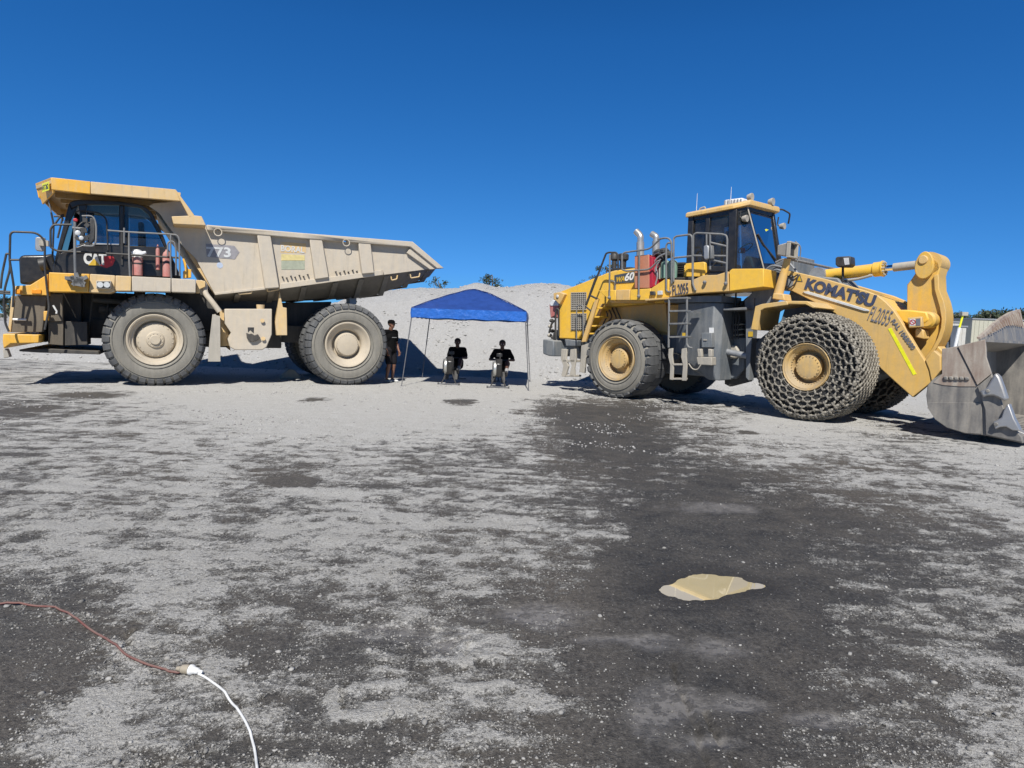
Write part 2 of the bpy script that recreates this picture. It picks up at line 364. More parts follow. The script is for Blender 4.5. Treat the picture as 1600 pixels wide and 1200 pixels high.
def seg_min(x, y, L):
    d = np.full(x.shape, 1e9)
    for poly in L:
        W = [gpt(*q) for q in poly]
        for a, b in zip(W[:-1], W[1:]):
            ex, ey = b[0]-a[0], b[1]-a[1]; t = np.clip(((x-a[0])*ex+(y-a[1])*ey)/(ex*ex+ey*ey), 0, 1)
            d = np.minimum(d, np.hypot(x-a[0]-t*ex, y-a[1]-t*ey))
    return d
def noise_cover(x, y):
    a = fbm(x*.5, y*.5, 2, 5)*1.2
    return .26*fbm(x*2.4, y*2.4, 6, 21, .8)+.30*fbm(x*2.0+a, y*7.5+a, 6, 91, .75)+.22*fbm(x*11, y*16, 4, 171, .8)+.22*fbm(x*5+a, y*5, 5, 271, .8)
_qx = RNG.random(60000)*14-7; _qy = RNG.random(60000)*14+2
QN = np.quantile(noise_cover(_qx, _qy), np.linspace(0, 1, 41)); QD = np.linspace(0, 1, 41); QN[0] -= .06; QN[-1] += .06
def ground_fields(x, y, full=False):
    dark = survey(x, y)
    far = np.hypot(x, y-12) > 26
    dark = np.where(far, dark*.4+.15, dark)
    wob = .05*(fbm(x*9, y*9, 3, 31)-.5)
    pd = inpoly_dist(x+wob, y+wob, PUDW)
    gd = seg_min(x+wob*.8+.02*(fbm(x*30, y*30, 2, 33)-.5), y+wob*.8, GROOVES); ld = seg_min(x+wob, y+wob, LIGHTS)
    dark = np.clip(dark+.75*np.exp(-np.maximum(pd, 0)/.25), 0, 1)
    dark = np.where(ld < .05, dark-.6*np.clip(1-ld/.05, 0, 1)**.5, dark)
    for (cx, cy, rx, ry) in SPOTS:
        c = gpt(cx, cy); ex = abs(gpt(cx+rx, cy)[0]-c[0]); ey = abs(gpt(cx, cy+ry)[1]-c[1])
        dark = np.maximum(dark, np.clip(1.6-1.1*np.hypot((x-c[0])/ex, (y-c[1])/ey), 0, 1))
    lump = fbm(x*5.5, y*5.5, 4, 3, .6); broad = fbm(x*.8, y*.8, 3, 9)
    n = noise_cover(x, y)
    diff = n-np.interp(dark, QD, QN)
    pr = (y*.97+x*.12)/.27+.9*(fbm(x*.9, y*.9, 2, 4)-.5); tooth = np.clip(np.sin(pr*2*PI)*1.6-.5, 0, 1)*np.where(fbm(x*3, y*1.2, 3, 14) > .44, 1, .25)
    w1 = np.exp(-(np.abs(x-.15-.06*(y-7))/1.15)**4)*np.exp(-((y-7.2)/2.0)**4); w2 = np.exp(-(np.abs(x-3.1-.25*(y-5))/.75)**4)*np.exp(-((y-5.4)/1.7)**4); w3 = np.exp(-(np.abs(x+3.6+.2*(y-7))/.6)**4)*np.exp(-((y-8)/2.5)**4)
    diff = diff+.055*tooth*np.maximum(np.maximum(w1, .8*w2), .6*w3)
    diff = diff-.1*np.exp(-(gd/.02)**2)
    cover = np.clip(diff/.05+.5, 0, 1)
    z = .012*(broad-.5)+cover*(.006+.022*(lump-.35))+.004*(fbm(x*14, y*14, 2, 77)-.5)
    rut = np.sin((y*.94+x*.18)*2*PI/.33+6*(fbm(x*.7, y*.7, 2, 4)-.5))
    z += .004*rut*np.clip(1-abs(y-6.3)/2.5, 0, 1)
    z += .005*np.exp(-((gd-.03)/.012)**2)-.020*np.exp(-(gd/.011)**2); z += .012*np.exp(-(ld/.04)**2)
    z = np.where(pd < .25, z*np.clip(pd/.25, 0, 1)*.8+np.clip(pd*.10, -.014, .004)*np.clip((.25-pd)/.1, 0, 1)+.006*(fbm(x*13, y*13, 4, 63, .7)-.5)*(pd > -.08), z)
    fade = np.clip((45-np.hypot(x, y))/20, 0, 1)
    return (dark, z*fade, pd, diff) if full else (dark, z*fade, pd)
def axis(lo, hi, f0, f1, fine, g):
    a = list(np.arange(f0, f1, fine)); s = fine
    while a[-1] < hi: s *= g; a.append(a[-1]+s)
    s = fine; b = []; v = f0
    while v > lo: s *= g; v -= s; b.append(v)
    return np.array(b[::-1]+a)
ys = []; v = 1.6; 
while v < 30: ys.append(v); v += max(.015, .0056*v)
s = .16
while v < 900: ys.append(v); s *= 1.22; v += s
ys = np.array([-60, -20, -8, -3, 0, .8, 1.3]+ys)
xs = axis(-15, 15, -4.0, 4.0, .021, 1.012); _e = []; _v = xs[-1]; _s = .14
while _v < 900: _s *= 1.15; _v += _s; _e.append(_v)
xs = np.concatenate([-np.array(_e)[::-1], xs[xs > -xs[-1]], np.array(_e)])
GX, GY = np.meshgrid(xs, ys); dark, GZ, pd, diff = ground_fields(GX, GY, True)
ny, nx = GX.shape
me = bpy.data.meshes.new('ground')
idx = np.arange(nx*ny).reshape(ny, nx)
quads = np.stack([idx[:-1, :-1], idx[:-1, 1:], idx[1:, 1:], idx[1:, :-1]], -1).reshape(-1, 4)
me.vertices.add(nx*ny); me.vertices.foreach_set('co', np.stack([GX, GY, GZ], -1).astype('f').ravel())
me.loops.add(quads.size); me.loops.foreach_set('vertex_index', quads.astype('i').ravel())
me.polygons.add(len(quads)); me.polygons.foreach_set('loop_start', np.arange(0, quads.size, 4, dtype='i')); me.polygons.foreach_set('loop_total', np.full(len(quads), 4, 'i'))
me.update(calc_edges=True); me.polygons.foreach_set('use_smooth', [True]*len(quads))
mud_sheen = np.zeros_like(GX)
for (cx, cy, rx, ry) in MUD_SHEENS:
    c = gpt(cx, cy); ex = gpt(cx+rx, cy)-c; ey = gpt(cx, cy+ry)-c
    dd = np.sqrt(((GX-c[0]-(GY-c[1])*ey[0]/ey[1])/abs(ex[0]))**2+((GY-c[1])/ey[1])**2)
    dd = dd+1.0*(fbm(GX*5, GY*5, 5, 41, .7)-.5)*2
    mud_sheen = np.maximum(mud_sheen, np.clip((1.35-dd)*1.3, 0, 1))
def fattr(me, nm, a):
    t = me.attributes.new(nm, 'FLOAT', 'POINT'); t.data.foreach_set('value', a.astype('f').ravel())
fattr(me, 'diff', diff); fattr(me, 'wet', np.clip((dark-.55)/.4, 0, 1)*np.clip((GX-(.05+.02*GY)+1.6*(fbm(GX*1.1, GY*.8, 4, 88, .65)-.5))/.8, 0, 1)*np.clip((3.6+.1*GY-GX)/1.2, 0, 1)*(GY < 20)); fattr(me, 'mud_sheen', mud_sheen); fattr(me, 'muddy', np.clip((8.5-GY)/5, 0, 1)*(.65+.7*(fbm(GX*.6, GY*.6, 3, 66)-.3))); fattr(me, 'pud', np.clip(1-np.maximum(pd, 0)/.22, 0, 1))
gm, nt, bs = new_mat('crusher_dust_yard')
def attr(nt, nm):
    a = nt.nodes.new('ShaderNodeAttribute'); a.attribute_name = nm; return a.outputs['Fac']
pos = nt.nodes.new('ShaderNodeNewGeometry').outputs['Position']
n2 = noise(nt, pos, 13, 8, .8); n5 = noise(nt, pos, 60, 4, .8); n6 = noise(nt, pos, 28, 5, .8)
nn = mnode(nt, 'ADD', attr(nt, 'diff'), mnode(nt, 'ADD', mnode(nt, 'MULTIPLY', mnode(nt, 'SUBTRACT', n2, .5), .20), mnode(nt, 'MULTIPLY', mnode(nt, 'SUBTRACT', n5, .5), .34)))
cov = mapr(nt, nn, -.045, .045)
gr = noise(nt, pos, 120, 4, .8); big = noise(nt, pos, .35, 5, .6); mid = noise(nt, pos, 4.5, 8, .7)
lightc = mixc(nt, mapr(nt, n5, .32, .68), (.31, .305, .29), (.66, .65, .62))
lightc = mixc(nt, mapr(nt, gr, .38, .62, 0, .5), (.20, .195, .18), lightc) if False else mixc(nt, mapr(nt, gr, .30, .46, .75, 0), lightc, (.10, .095, .085))
lightc = mixc(nt, mapr(nt, mid, .35, .75, 0, .6), lightc, (.37, .355, .32))
lightc = mixc(nt, mnode(nt, 'MULTIPLY', attr(nt, 'muddy'), .42, True), lightc, mixc(nt, mapr(nt, n5, .32, .68), (.17, .16, .142), (.36, .345, .315)))
warm = mapr(nt, big, .42, .6)
darkc = mixc(nt, warm, (.078, .073, .067), (.132, .112, .089))
n7 = noise(nt, pos, 42, 3, .75, (1, .55, 1))
darkc = mixc(nt, mapr(nt, n6, .35, .65), mixc(nt, .55, darkc, (.02, .02, .02)), mixc(nt, .14, darkc, (.3, .29, .27)))
darkc = mixc(nt, mapr(nt, n7, .36, .47, .6, 0), darkc, (.02, .019, .018))
darkc = mixc(nt, mapr(nt, n7, .55, .66, 0, .4), darkc, (.27, .255, .235))
darkc = mixc(nt, mapr(nt, gr, .35, .46, .8, 0), darkc, (.015, .015, .015))
darkc = mixc(nt, mapr(nt, gr, .60, .68, 0, .55), darkc, (.30, .29, .28))
darkc = mixc(nt, mnode(nt, 'MULTIPLY', attr(nt, 'wet'), mapr(nt, noise(nt, pos, 1.6, 8, .75), .36, .62, .95, .25)), darkc, mixc(nt, mapr(nt, n7, .45, .7), (.022, .022, .023), (.075, .075, .074)))
spk = mapr(nt, noise(nt, pos, 60, 3, .8), .66, .70)      # scattered pale grit lying on the damp fines
darkc = mixc(nt, mnode(nt, 'MULTIPLY', spk, .8), darkc, (.36, .35, .335))
darkc = mixc(nt, mapr(nt, mid, .4, .75, 0, .5), darkc, (.15, .135, .115))
mud_sheen_f = mnode(nt, 'MULTIPLY', attr(nt, 'mud_sheen'), mapr(nt, n2, .2, .5), True)
darkc = mixc(nt, mnode(nt, 'MULTIPLY', mud_sheen_f, .55), darkc, (.22, .21, .20))  # pale mud patches, with wet sky sheen mixed into their colour
c = mixc(nt, cov, darkc, lightc)
pf = attr(nt, 'pud'); c = mixc(nt, mnode(nt, 'MULTIPLY', pf, .75), c, (.035, .032, .028))
nt.links.new(c, bs.inputs['Base Color'])
rg = mapr(nt, cov, 0, 1, .72, .95); rg = mnode(nt, 'SUBTRACT', rg, mnode(nt, 'MULTIPLY', mud_sheen_f, .30)); rg = mnode(nt, 'SUBTRACT', rg, mnode(nt, 'MULTIPLY', pf, .25), True)
nt.links.new(rg, bs.inputs['Roughness']); bs.inputs['Specular IOR Level'].default_value = .35
flat = mnode(nt, 'SUBTRACT', 1.0, mnode(nt, 'MULTIPLY', mud_sheen_f, .8))
hh = mnode(nt, 'ADD', mnode(nt, 'MULTIPLY', cov, .5), mnode(nt, 'ADD', mnode(nt, 'MULTIPLY', n5, .9), mnode(nt, 'MULTIPLY', n6, 1.2)))
bump(nt, bs, mnode(nt, 'MULTIPLY', hh, flat), 1.0, .016)
me.materials.append(gm)
ground = bpy.data.objects.new('ground', me); COL.objects.link(ground); ground['kind'] = 'structure'

# puddle: muddy water standing in its hollow
pm, nt, bs = new_mat('muddy_water')
pos = nt.nodes.new('ShaderNodeNewGeometry').outputs['Position']
nt.links.new(mixc(nt, mapr(nt, noise(nt, pos, 3, 4), .3, .7), (.50, .42, .25), (.58, .48, .28)), bs.inputs['Base Color'])
bs.inputs['Roughness'].default_value = .02; bs.inputs['IOR'].default_value = 1.5; bs.inputs['Specular IOR Level'].default_value = .9
bs.inputs['Coat Weight'].default_value = 1.0; bs.inputs['Coat Roughness'].default_value = .01; bs.inputs['Coat IOR'].default_value = 1.6
cx = sum(p.x for p in PUDW)/len(PUDW); cy = sum(p.y for p in PUDW)/len(PUDW)
pb = MB(); pts = [(cx+(p.x-cx)*1.25, cy+(p.y-cy)*1.4, -.0035) for p in PUDW]
pb.add([(q[0], q[1], q[2]) for q in pts]+[(q[0], q[1], q[2]-.012) for q in pts], [tuple(range(len(pts))), tuple(range(2*len(pts)-1, len(pts)-1, -1))]+[(i, (i+1) % len(pts), len(pts)+(i+1) % len(pts), len(pts)+i) for i in range(len(pts))])
pud = pb.obj('puddle', pm, sharp=20, kind='structure')

# ------------------------------------------------------------------ stockpile of crushed rock behind
def pile_h(x, y):
    toe = np.interp(x, [-60, -30, -18, -9, -4, 2, 6, 12, 30], [24, 23.5, 23, 22.6, 22.1, 22.2, 22.6, 23.5, 27])
    toe = toe+.5*(fbm(x*.35, y*0+.5, 3, 6)-.5)
    crest = np.interp(x, [-60, -40, -24, -17, -12, -6, -3.6, -1.9, -.2, 1.5, 4, 7, 9.5, 12, 14.5, 60], [.5, .8, 1.0, 1.15, 1.5, 3.0, 3.35, 3.72, 3.5, 3.75, 3.8, 3.6, 2.6, 1.1, -.3, -.3])
    crest = crest+.35*(fbm(x*.45, y*.2, 3, 8)-.5)+.12*np.sin(x*1.1+1)
    up = (y-toe)*.63; dn = (toe+22-y)*.6
    a = np.minimum(up, dn); k = .5
    h = -np.log(np.exp(-np.clip(a, -30, 30)/k)+np.exp(-crest/k))*k
    rill = fbm(x*1.3, y*.35, 4, 15)-.5
    return h+np.clip(h, 0, 1)*(.22*rill+.12*(fbm(x*4, y*3, 4, 16, .7)-.5))-.06
px_ = np.concatenate([np.arange(-45, -16, .5), np.arange(-16, 13, .09), np.arange(13, 18, .5)]); py_ = np.concatenate([np.arange(21.2, 30.5, .08), np.arange(30.5, 50, .6)])
PX, PY = np.meshgrid(px_, py_); PZ = pile_h(PX, PY)
ny, nx = PX.shape; idx = np.arange(nx*ny).reshape(ny, nx); q = np.stack([idx[:-1, :-1], idx[:-1, 1:], idx[1:, 1:], idx[1:, :-1]], -1).reshape(-1, 4)
keep = (PZ.ravel()[q] > -.08).any(1); q = q[keep]
me = bpy.data.meshes.new('gravel_stockpile'); me.from_pydata(np.stack([PX, PY, PZ], -1).reshape(-1, 3).tolist(), [], q.tolist()); me.polygons.foreach_set('use_smooth', [True]*len(q))
pm2, nt, bs = new_mat('crushed_rock')
pos = nt.nodes.new('ShaderNodeNewGeometry').outputs['Position']
g1 = noise(nt, pos, 16, 4, .8); g2 = noise(nt, pos, 1.1, 7, .65); g3 = noise(nt, pos, 40, 2, .7)
c = mixc(nt, mapr(nt, g1, .3, .7), (.30, .299, .297), (.53, .527, .52)); g4 = noise(nt, pos, 1.4, 8, .75, (1.2, .35, .5))
c = mixc(nt, mapr(nt, g4, .38, .66, .5, 0), c, (.38, .37, .35))
c = mixc(nt, mapr(nt, g2, .35, .7, 0, .5), c, (.42, .416, .405)); c = mixc(nt, mapr(nt, g3, .28, .4, .6, 0), c, (.22, .22, .215))
nt.links.new(c, bs.inputs['Base Color']); bs.inputs['Roughness'].default_value = .95
bump(nt, bs, mnode(nt, 'ADD', g1, mnode(nt, 'MULTIPLY', g3, .6)), 1.0, .05)
me.materials.append(pm2); pile = bpy.data.objects.new('gravel_stockpile', me); COL.objects.link(pile); pile['kind'] = 'structure'

# ------------------------------------------------------------------ loose stones
def icos():
    t = (1+5**.5)/2; v = np.array([(-1,t,0),(1,t,0),(-1,-t,0),(1,-t,0),(0,-1,t),(0,1,t),(0,-1,-t),(0,1,-t),(t,0,-1),(t,0,1),(-t,0,-1),(-t,0,1)], float)/1.9
    f = np.array([(0,11,5),(0,5,1),(0,1,7),(0,7,10),(0,10,11),(1,5,9),(5,11,4),(11,10,2),(10,7,6),(7,1,8),(3,9,4),(3,4,2),(3,2,6),(3,6,8),(3,8,9),(4,9,5),(2,4,11),(6,2,10),(8,6,7),(9,8,1)]); return v, f
def stones(name, x, y, z, r, mat):
    V, Fc = icos(); n = len(x)
    jit = 1+.28*(RNG.random((n, 12, 1))-.5)*2; ang = RNG.random(n)*2*PI
    sc = np.stack([.75+.6*RNG.random(n), .75+.5*RNG.random(n), .45+.35*RNG.random(n)], 1)
    P = V[None]*jit*sc[:, None]*r[:, None, None]
    ca, sa = np.cos(ang)[:, None], np.sin(ang)[:, None]
    X = P[..., 0]*ca-P[..., 1]*sa+x[:, None]; Y = P[..., 0]*sa+P[..., 1]*ca+y[:, None]; Z = P[..., 2]+z[:, None]+.25*r[:, None]
    vs = np.stack([X, Y, Z], -1).reshape(-1, 3); fs = (Fc[None]+12*np.arange(n)[:, None, None]).reshape(-1, 3)
    me = bpy.data.meshes.new(name); me.vertices.add(len(vs)); me.vertices.foreach_set('co', vs.astype('f').ravel())
    me.loops.add(fs.size); me.loops.foreach_set('vertex_index', fs.astype('i').ravel()); me.polygons.add(len(fs))
    me.polygons.foreach_set('loop_start', np.arange(0, fs.size, 3, dtype='i')); me.polygons.foreach_set('loop_total', np.full(len(fs), 3, 'i')); me.update(calc_edges=True)
    me.materials.append(mat); o = bpy.data.objects.new(name, me); COL.objects.link(o); return o
def stone_mat(name, a, b):
    m, nt, bs = new_mat(name); pos = nt.nodes.new('ShaderNodeNewGeometry').outputs['Position']
    isl = nt.nodes.new('ShaderNodeNewGeometry').outputs['Random Per Island']
    nt.links.new(mixc(nt, isl, a, b), bs.inputs['Base Color']); bs.inputs['Roughness'].default_value = .9; return m
N = 260000
yy = 2.0+9.5*RNG.random(N)**1.5; xx = (RNG.random(N)-.5)*2*(yy*.82+.3)
dk, zz, pdd, df = ground_fields(xx, yy, True)
clus = fbm(xx*2.6, yy*2.6, 4, 55, .6)
prob = .035+.55*np.exp(-((df+.015)/.03)**2)+.12*(df > 0)+np.clip((clus-.56)*5, 0, .5)*np.exp(-np.clip(-df, 0, 1)/.10)
keep = (RNG.random(N) < prob*.75) & (pdd > .015)
xx, yy, zz = xx[keep], yy[keep], zz[keep]
rr = .0026+.0042*RNG.random(len(xx))**3.0; rr = np.where(RNG.random(len(xx)) < .012, rr*1.9+.003, rr)
so = stones('loose_stones', xx, yy, zz, rr, stone_mat('pale_stone_chips', (.12, .115, .105), (.36, .35, .33))); so['kind'] = 'stuff'
N = 40000
yy = 9+13*RNG.random(N); xx = (RNG.random(N)-.5)*2*(yy*.8); dk, zz, pdd = ground_fields(xx, yy); clus = fbm(xx*1.2, yy*1.2, 4, 57, .6)
keep = RNG.random(N) < np.clip((clus-.52)*6, .01, 1)*.5
xx, yy, zz = xx[keep], yy[keep], zz[keep]
so = stones('scattered_stones', xx, yy, zz, .008+.014*RNG.random(len(xx))**3, stone_mat('yard_stones', (.2, .19, .18), (.45, .44, .42))); so['kind'] = 'stuff'
N = 16000
yy = 21.8+7.5*RNG.random(N)**1.7; xx = -17+29*RNG.random(N); zz = pile_h(xx, yy); keep = zz > -.15
keep &= RNG.random(N) < np.clip((fbm(xx*.8, yy*.8, 4, 58, .6)-.45)*5, .12, 1)
xx, yy, zz = xx[keep], yy[keep], np.maximum(zz[keep], 0)
so = stones('rolled_stones', xx, yy, zz, .012+.04*RNG.random(len(xx))**3.5, stone_mat('pile_stones', (.27, .265, .25), (.50, .49, .47))); so['kind'] = 'stuff'
# ------------------------------------------------------------------ wheels
def tyre_meshes(Rt, W, nl, rim, frac_sh, frac_tr, deep, mats, curve=.0, prof_in=.045):
    c = MB()
    prof = [(rim, .10), (rim+.03, .035), (rim+.10, .012), (Rt*.72, .0), (Rt-.24, .008), (Rt-.17, .022), (Rt-.10, .05), (Rt-prof_in-.01, .10), (Rt-prof_in, .17), (Rt-prof_in+.006, W/2)]
    prof += [(r, W-y) for r, y in prof[:-1][::-1]]
    c.lathe(prof, n=72, caps=False)
    side = MB()                                   # a raised moulded band on the sidewall
    for r0, r1 in ((Rt-.215, Rt-.20), (rim+.07, rim+.085)):
        side.lathe([(r0, .012), (r0+.003, -.006), (r1-.003, -.006), (r1, .012)], n=72, caps=False)
    tr = MB(); pitch = 2*PI/nl
    path = [(Rt-deep, -.004, frac_sh), (Rt-deep*.45, .012, frac_sh), (Rt-.045, .045, frac_sh), (Rt-.012, .085, (frac_sh+frac_tr)/2), (Rt, .14, frac_tr), (Rt, W*.33, frac_tr), (Rt, W*.495, frac_tr*.98)]
    for sgn in (0, 1):
        for k in range(nl):
            loops = []
            j = (mnoise.random()-.5)*.0
            for i, (r, y, fr) in enumerate(path):
                a0 = pitch*(k+.5*sgn)+curve*max(0, (y-.1))/W; h = pitch*fr/2
                ri = r-.075 if i > 2 else r-.02; yi = y+(.07 if i < 3 else .03 if i == 3 else 0)
                Y = (lambda q: W-q) if sgn else (lambda q: q)
                hi = h*1.12
                loops.append([(r*math.cos(a0-h), Y(y), r*math.sin(a0-h)), (r*math.cos(a0+h), Y(y), r*math.sin(a0+h)), (ri*math.cos(a0+hi), Y(yi), ri*math.sin(a0+hi)), (ri*math.cos(a0-hi), Y(yi), ri*math.sin(a0-hi))])
            tr.loft(loops)
    return c, side, tr
def make_wheel(parent, name, x, y, z, Rt, W, nl, rim, rimprof, rimmat, bolts, flip=False, tread=('rubside', 'rubtread'), fs=.74, ft=.86, deep=.15, curve=0., hub=None, proto=None, label=None):
    """wheel axis along y, its outer face at y = 0 of the wheel"""
    if proto is not None:
        wch = copy_tree(proto, parent); wch.location = (x, y, z); wch.rotation_euler = (0, random.random()*2, PI if flip else 0)
        return wch
    c, side, tr = tyre_meshes(Rt, W, nl, rim, fs, ft, deep, tread, curve)
    for q in side.f: pass
    root = c.obj(name, M[tread[0]], parent, sharp=50, label=label); root.location = (x, y, z)
    side.obj('sidewall_rib', M[tread[0]], root, sharp=50)
    tr.obj('tread', M[tread[1]], root, sharp=28)
    rm = MB(); rm.lathe(rimprof[:-1], n=64, closed=True) 
    root2 = rm.obj('rim', M[rimmat], root, sharp=25)
    b = MB()
    for n, r, yy, br, bl in bolts:
        for k in range(n):
            a = 2*PI*(k+.5)/n; b.cyl((r*math.cos(a), yy, r*math.sin(a)), (r*math.cos(a), yy-bl, r*math.sin(a)), br, br*.8, 6)
    if bolts: b.obj('wheel_bolts', M[rimmat], root, kind='stuff')
    if hub is not None:
        h = MB(); h.lathe(hub, n=48); h.obj('hub', M[rimmat], root, sharp=25)
    root.rotation_euler = (0, 0, PI if flip else 0)
    return root

# ------------------------------------------------------------------ dump truck
TF = Frame(gpt(243, 604), 26)
truck = thing('dump_truck', 'dusty tan and yellow rigid dump truck with black cab, parked left of the blue canopy', 'dump truck', (TF.O.x, TF.O.y, 0), TF.a)
def P(F, pts, w): return [F(x, y, w) for x, y in pts]
def prism(F, pts, w0, w1, name, mat, parent, bev=.012, wp=None, **k):
    return MB().prism(P(F, pts, w0 if wp is None else wp), w0, w1).obj(name, M[mat], parent, bev, **k)
def railpx(F, pts, w, r, mb=None, fil=.1, n=8):
    mb = mb or MB(); mb.rail([F.p3(q[0], q[1], q[2] if len(q) > 2 else w) for q in pts], r, fil, n); return mb
RT = 1.075
# wheels
rimF = [(.42, .40), (.44, .22), (.455, .13), (.50, .115), (.515, .06), (.53, .05), (.545, .02), (.575, .005), (.59, .02), (.585, .08), (.56, .12), (.55, .3), (.42, .40)]
hubF = [(.001, .045), (.10, .045), (.115, .06), (.115, .085), (.17, .09), (.185, .115), (.20, .13), (.33, .15), (.39, .19), (.42, .26), (.44, .27), (.44, .42), (.001, .42)]
wf = make_wheel(truck, 'front_wheel', 0, 0, RT, RT, .62, 34, .575, rimF, 'rimt', [(12, .145, .088, .012, .012), (20, .36, .175, .016, .02)], hub=hubF, fs=.68, ft=.80, deep=.16)
make_wheel(truck, 'front_wheel', 0, 4.15, RT, 0, 0, 0, 0, 0, 0, 0, flip=True, proto=wf)
rimR = [(.36, .34), (.375, .20), (.39, .16), (.43, .12), (.48, .085), (.50, .06), (.525, .03), (.55, .005), (.575, .0), (.588, .015), (.58, .08), (.55, .12), (.54, .3), (.36, .34)]
hubR = [(.001, .09), (.24, .09), (.27, .10), (.285, .13), (.285, .16), (.31, .17), (.31, .30), (.37, .31), (.37, .40), (.001, .40)]
RX = 4.42
wr = make_wheel(truck, 'rear_wheel', RX, 0, RT-.015, RT-.01, .60, 34, .575, rimR, 'rimt', [(28, .262, .12, .016, .03)], hub=hubR, fs=.84, ft=.78, deep=.13, curve=.0)
for yy, fl in ((.72, False), (3.43, True), (4.15, True)):
    make_wheel(truck, 'rear_wheel', RX, yy, RT-.015, 0, 0, 0, 0, 0, 0, 0, flip=fl, proto=wr)
# chassis
c = MB()
for a, b in ((1.25, 1.5), (2.65, 2.9)):
    c.box(-2.2, 5.1, a, b, 1.05, 1.5)
for x in (-2.1, -.8, 1.5, 3.4, 4.8): c.box(x, x+.25, 1.5, 2.65, 1.1, 1.45)
c.box(-2.35, -2.2, .8, 3.4, .95, 1.5)
c.obj('chassis_frame', M['dark'], truck, .02)
c = MB(); c.lathe([(.001, 1.0), (.32, 1.0), (.32, 1.7), (.5, 1.9), (.5, 2.25), (.32, 2.45), (.32, 3.2), (.001, 3.2)], c=(RX, 0, RT), n=24); c.obj('rear_axle', M['dark'], truck)
MB().cyl((0, .6, RT-.05), (0, 3.5, RT-.05), .16, .16, 12).obj('front_axle', M['dark'], truck)
c = MB(); c.box(-1.9, .9, 1.3, 2.85, 1.2, 2.15); c.box(-2.1, -1.55, 1.0, 3.1, 1.0, 2.3); c.cyl((-1.2, 1.05, 1.75), (.6, 1.05, 1.55), .09, .09, 10); c.cyl((-1.3, .8, 1.95), (.9, .9, 1.85), .06, .06, 8)
for k in range(7): c.cyl((-1.4+k*.33, .95, 1.2+.1*(k % 3)), (-1.3+k*.33, 1.0, 2.15), .03, .03, 6)
c.obj('engine', M['dark'], truck, .02)
MB().prism([(.95, .9), (2.9, .9), (2.9, 2.25), (2.1, 2.4), (1.15, 2.15)], 1.0, 3.1).obj('transmission', M['dark'], truck, .03)
MB().prism([(.2, 1.3), (1.35, 1.3), (1.35, 2.2), (.95, 2.45), (-.9, 2.45), (-.9, 2.2), (.2, 2.2)], .8, .95).obj('inner_guard', M['dark'], truck, .02)
MB().prism([(2.9, 1.2), (4.0, 1.2), (4.3, 2.2), (2.9, 2.1)], 1.6, 2.5).obj('hoist_housing', M['dark'], truck, .03)
prism(TF, [(75,503),(99,502),(99,540),(75,538)], .5, 1.2, 'side_guard', 'dbrown', truck)
prism(TF, [(100.5,502),(136,503),(137,539),(100.5,540)], .55, 1.2, 'side_guard', 'dark', truck)
prism(TF, [(77,459),(98,459),(98,502),(75,503)], .45, .6, 'guard_panel', 'dbrown', truck)
prism(TF, [(30,546),(70,545),(153,549),(156,554),(60,551),(30,549)], .3, 3.7, 'skid_bar', 'dark', truck)
for sx in (-.35, .45):                                # front suspension struts
    MB().cyl((sx, 1.0, 1.0), (sx, .95, 2.2), .12, .12, 12).obj('suspension_strut', M['dark'], truck)
MB().cyl((3.9, 1.9, 1.2), (5.0, 1.9, 2.3), .13, .1, 12).obj('hoist_cylinder', M['galv'], truck)
# front step, bumper, side of the stairway
prism(TF, [(4.5,521.5),(61,523),(61,536),(17,537),(5.6,545),(4,533)], .05, 3.9, 'front_bumper', 'tyel', truck, .02)
prism(TF, [(25,461),(73,462.5),(66,519),(17,519)], .30, .9, 'stairway_side', 'dbrown', truck)
prism(TF, [(23.6,446.8),(47,445.5),(68.6,432),(74.5,428),(74.5,461.5),(23.6,460)], .12, 3.8, 'front_platform', 'tyel', truck)
prism(TF, [(4,545),(10,545),(15,558),(6,560)], .1, .35, 'tow_bracket', 'cream', truck)
prism(TF, [(68,486),(76,486),(76,501),(68,501)], .25, .35, 'grab_block', 'tyel', truck)
prism(TF, [(18,462),(24,462),(17,519),(12,519)], .28, .34, 'stair_stringer', 'ttan', truck)
for a, b in ((23.8, 33), (49.5, 64)):
    prism(TF, [(a,452),(b,452.3),(b,459),(a,458.7)], .09, .14, 'marker_lamp', 'orange', truck, .006)
for k, zz in enumerate((470, 482, 494, 506)):
    MB().box(TF(12, zz, .3)[0]-.04, TF(12, zz, .3)[0]+.28, .9, 1.9, TF(12, zz, .3)[1]-.02, TF(12, zz, .3)[1]+.01).obj('stair_tread', M['dark'], truck)
# deck beams along the near side: fresh yellow at the front, caked tan behind
prism(TF, [(76.5,425.4),(126,427.6),(140,428),(138,456.5),(76.5,456)], -.3, .35, 'deck_beam', 'tyel', truck, .015)
prism(TF, [(140.8,428),(175.5,430),(180,430.5),(179,454.8),(170,458.2),(138.8,457)], -.3, .35, 'deck_beam', 'ttan', truck, .015)
prism(TF, [(180.6,430.5),(205,431.5),(205,454.9),(180,454.7)], -.3, .35, 'deck_beam', 'ttan', truck, .015)
prism(TF, [(206,431.6),(267,434.6),(267,456.2),(206,455)], -.3, .35, 'deck_beam', 'tbody', truck, .015)
prism(TF, [(268,434.8),(306,436.8),(306,457.5),(268,456.3)], -.3, .35, 'deck_beam', 'tbody', truck, .015)
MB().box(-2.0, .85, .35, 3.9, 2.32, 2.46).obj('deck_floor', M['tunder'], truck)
lb = prism(TF, [(150,438.5),(173.5,438.5),(173,451.5),(150,451)], -.46, -.3, 'light_box', 'tbody', truck, .015)
for a in (156.5, 167):
    q = TF.p3(a, 445, -.465); MB().cyl(q, q+Vector((0, -.02, 0)), .065, .06, 16).obj('lamp', M['lens'], lb)
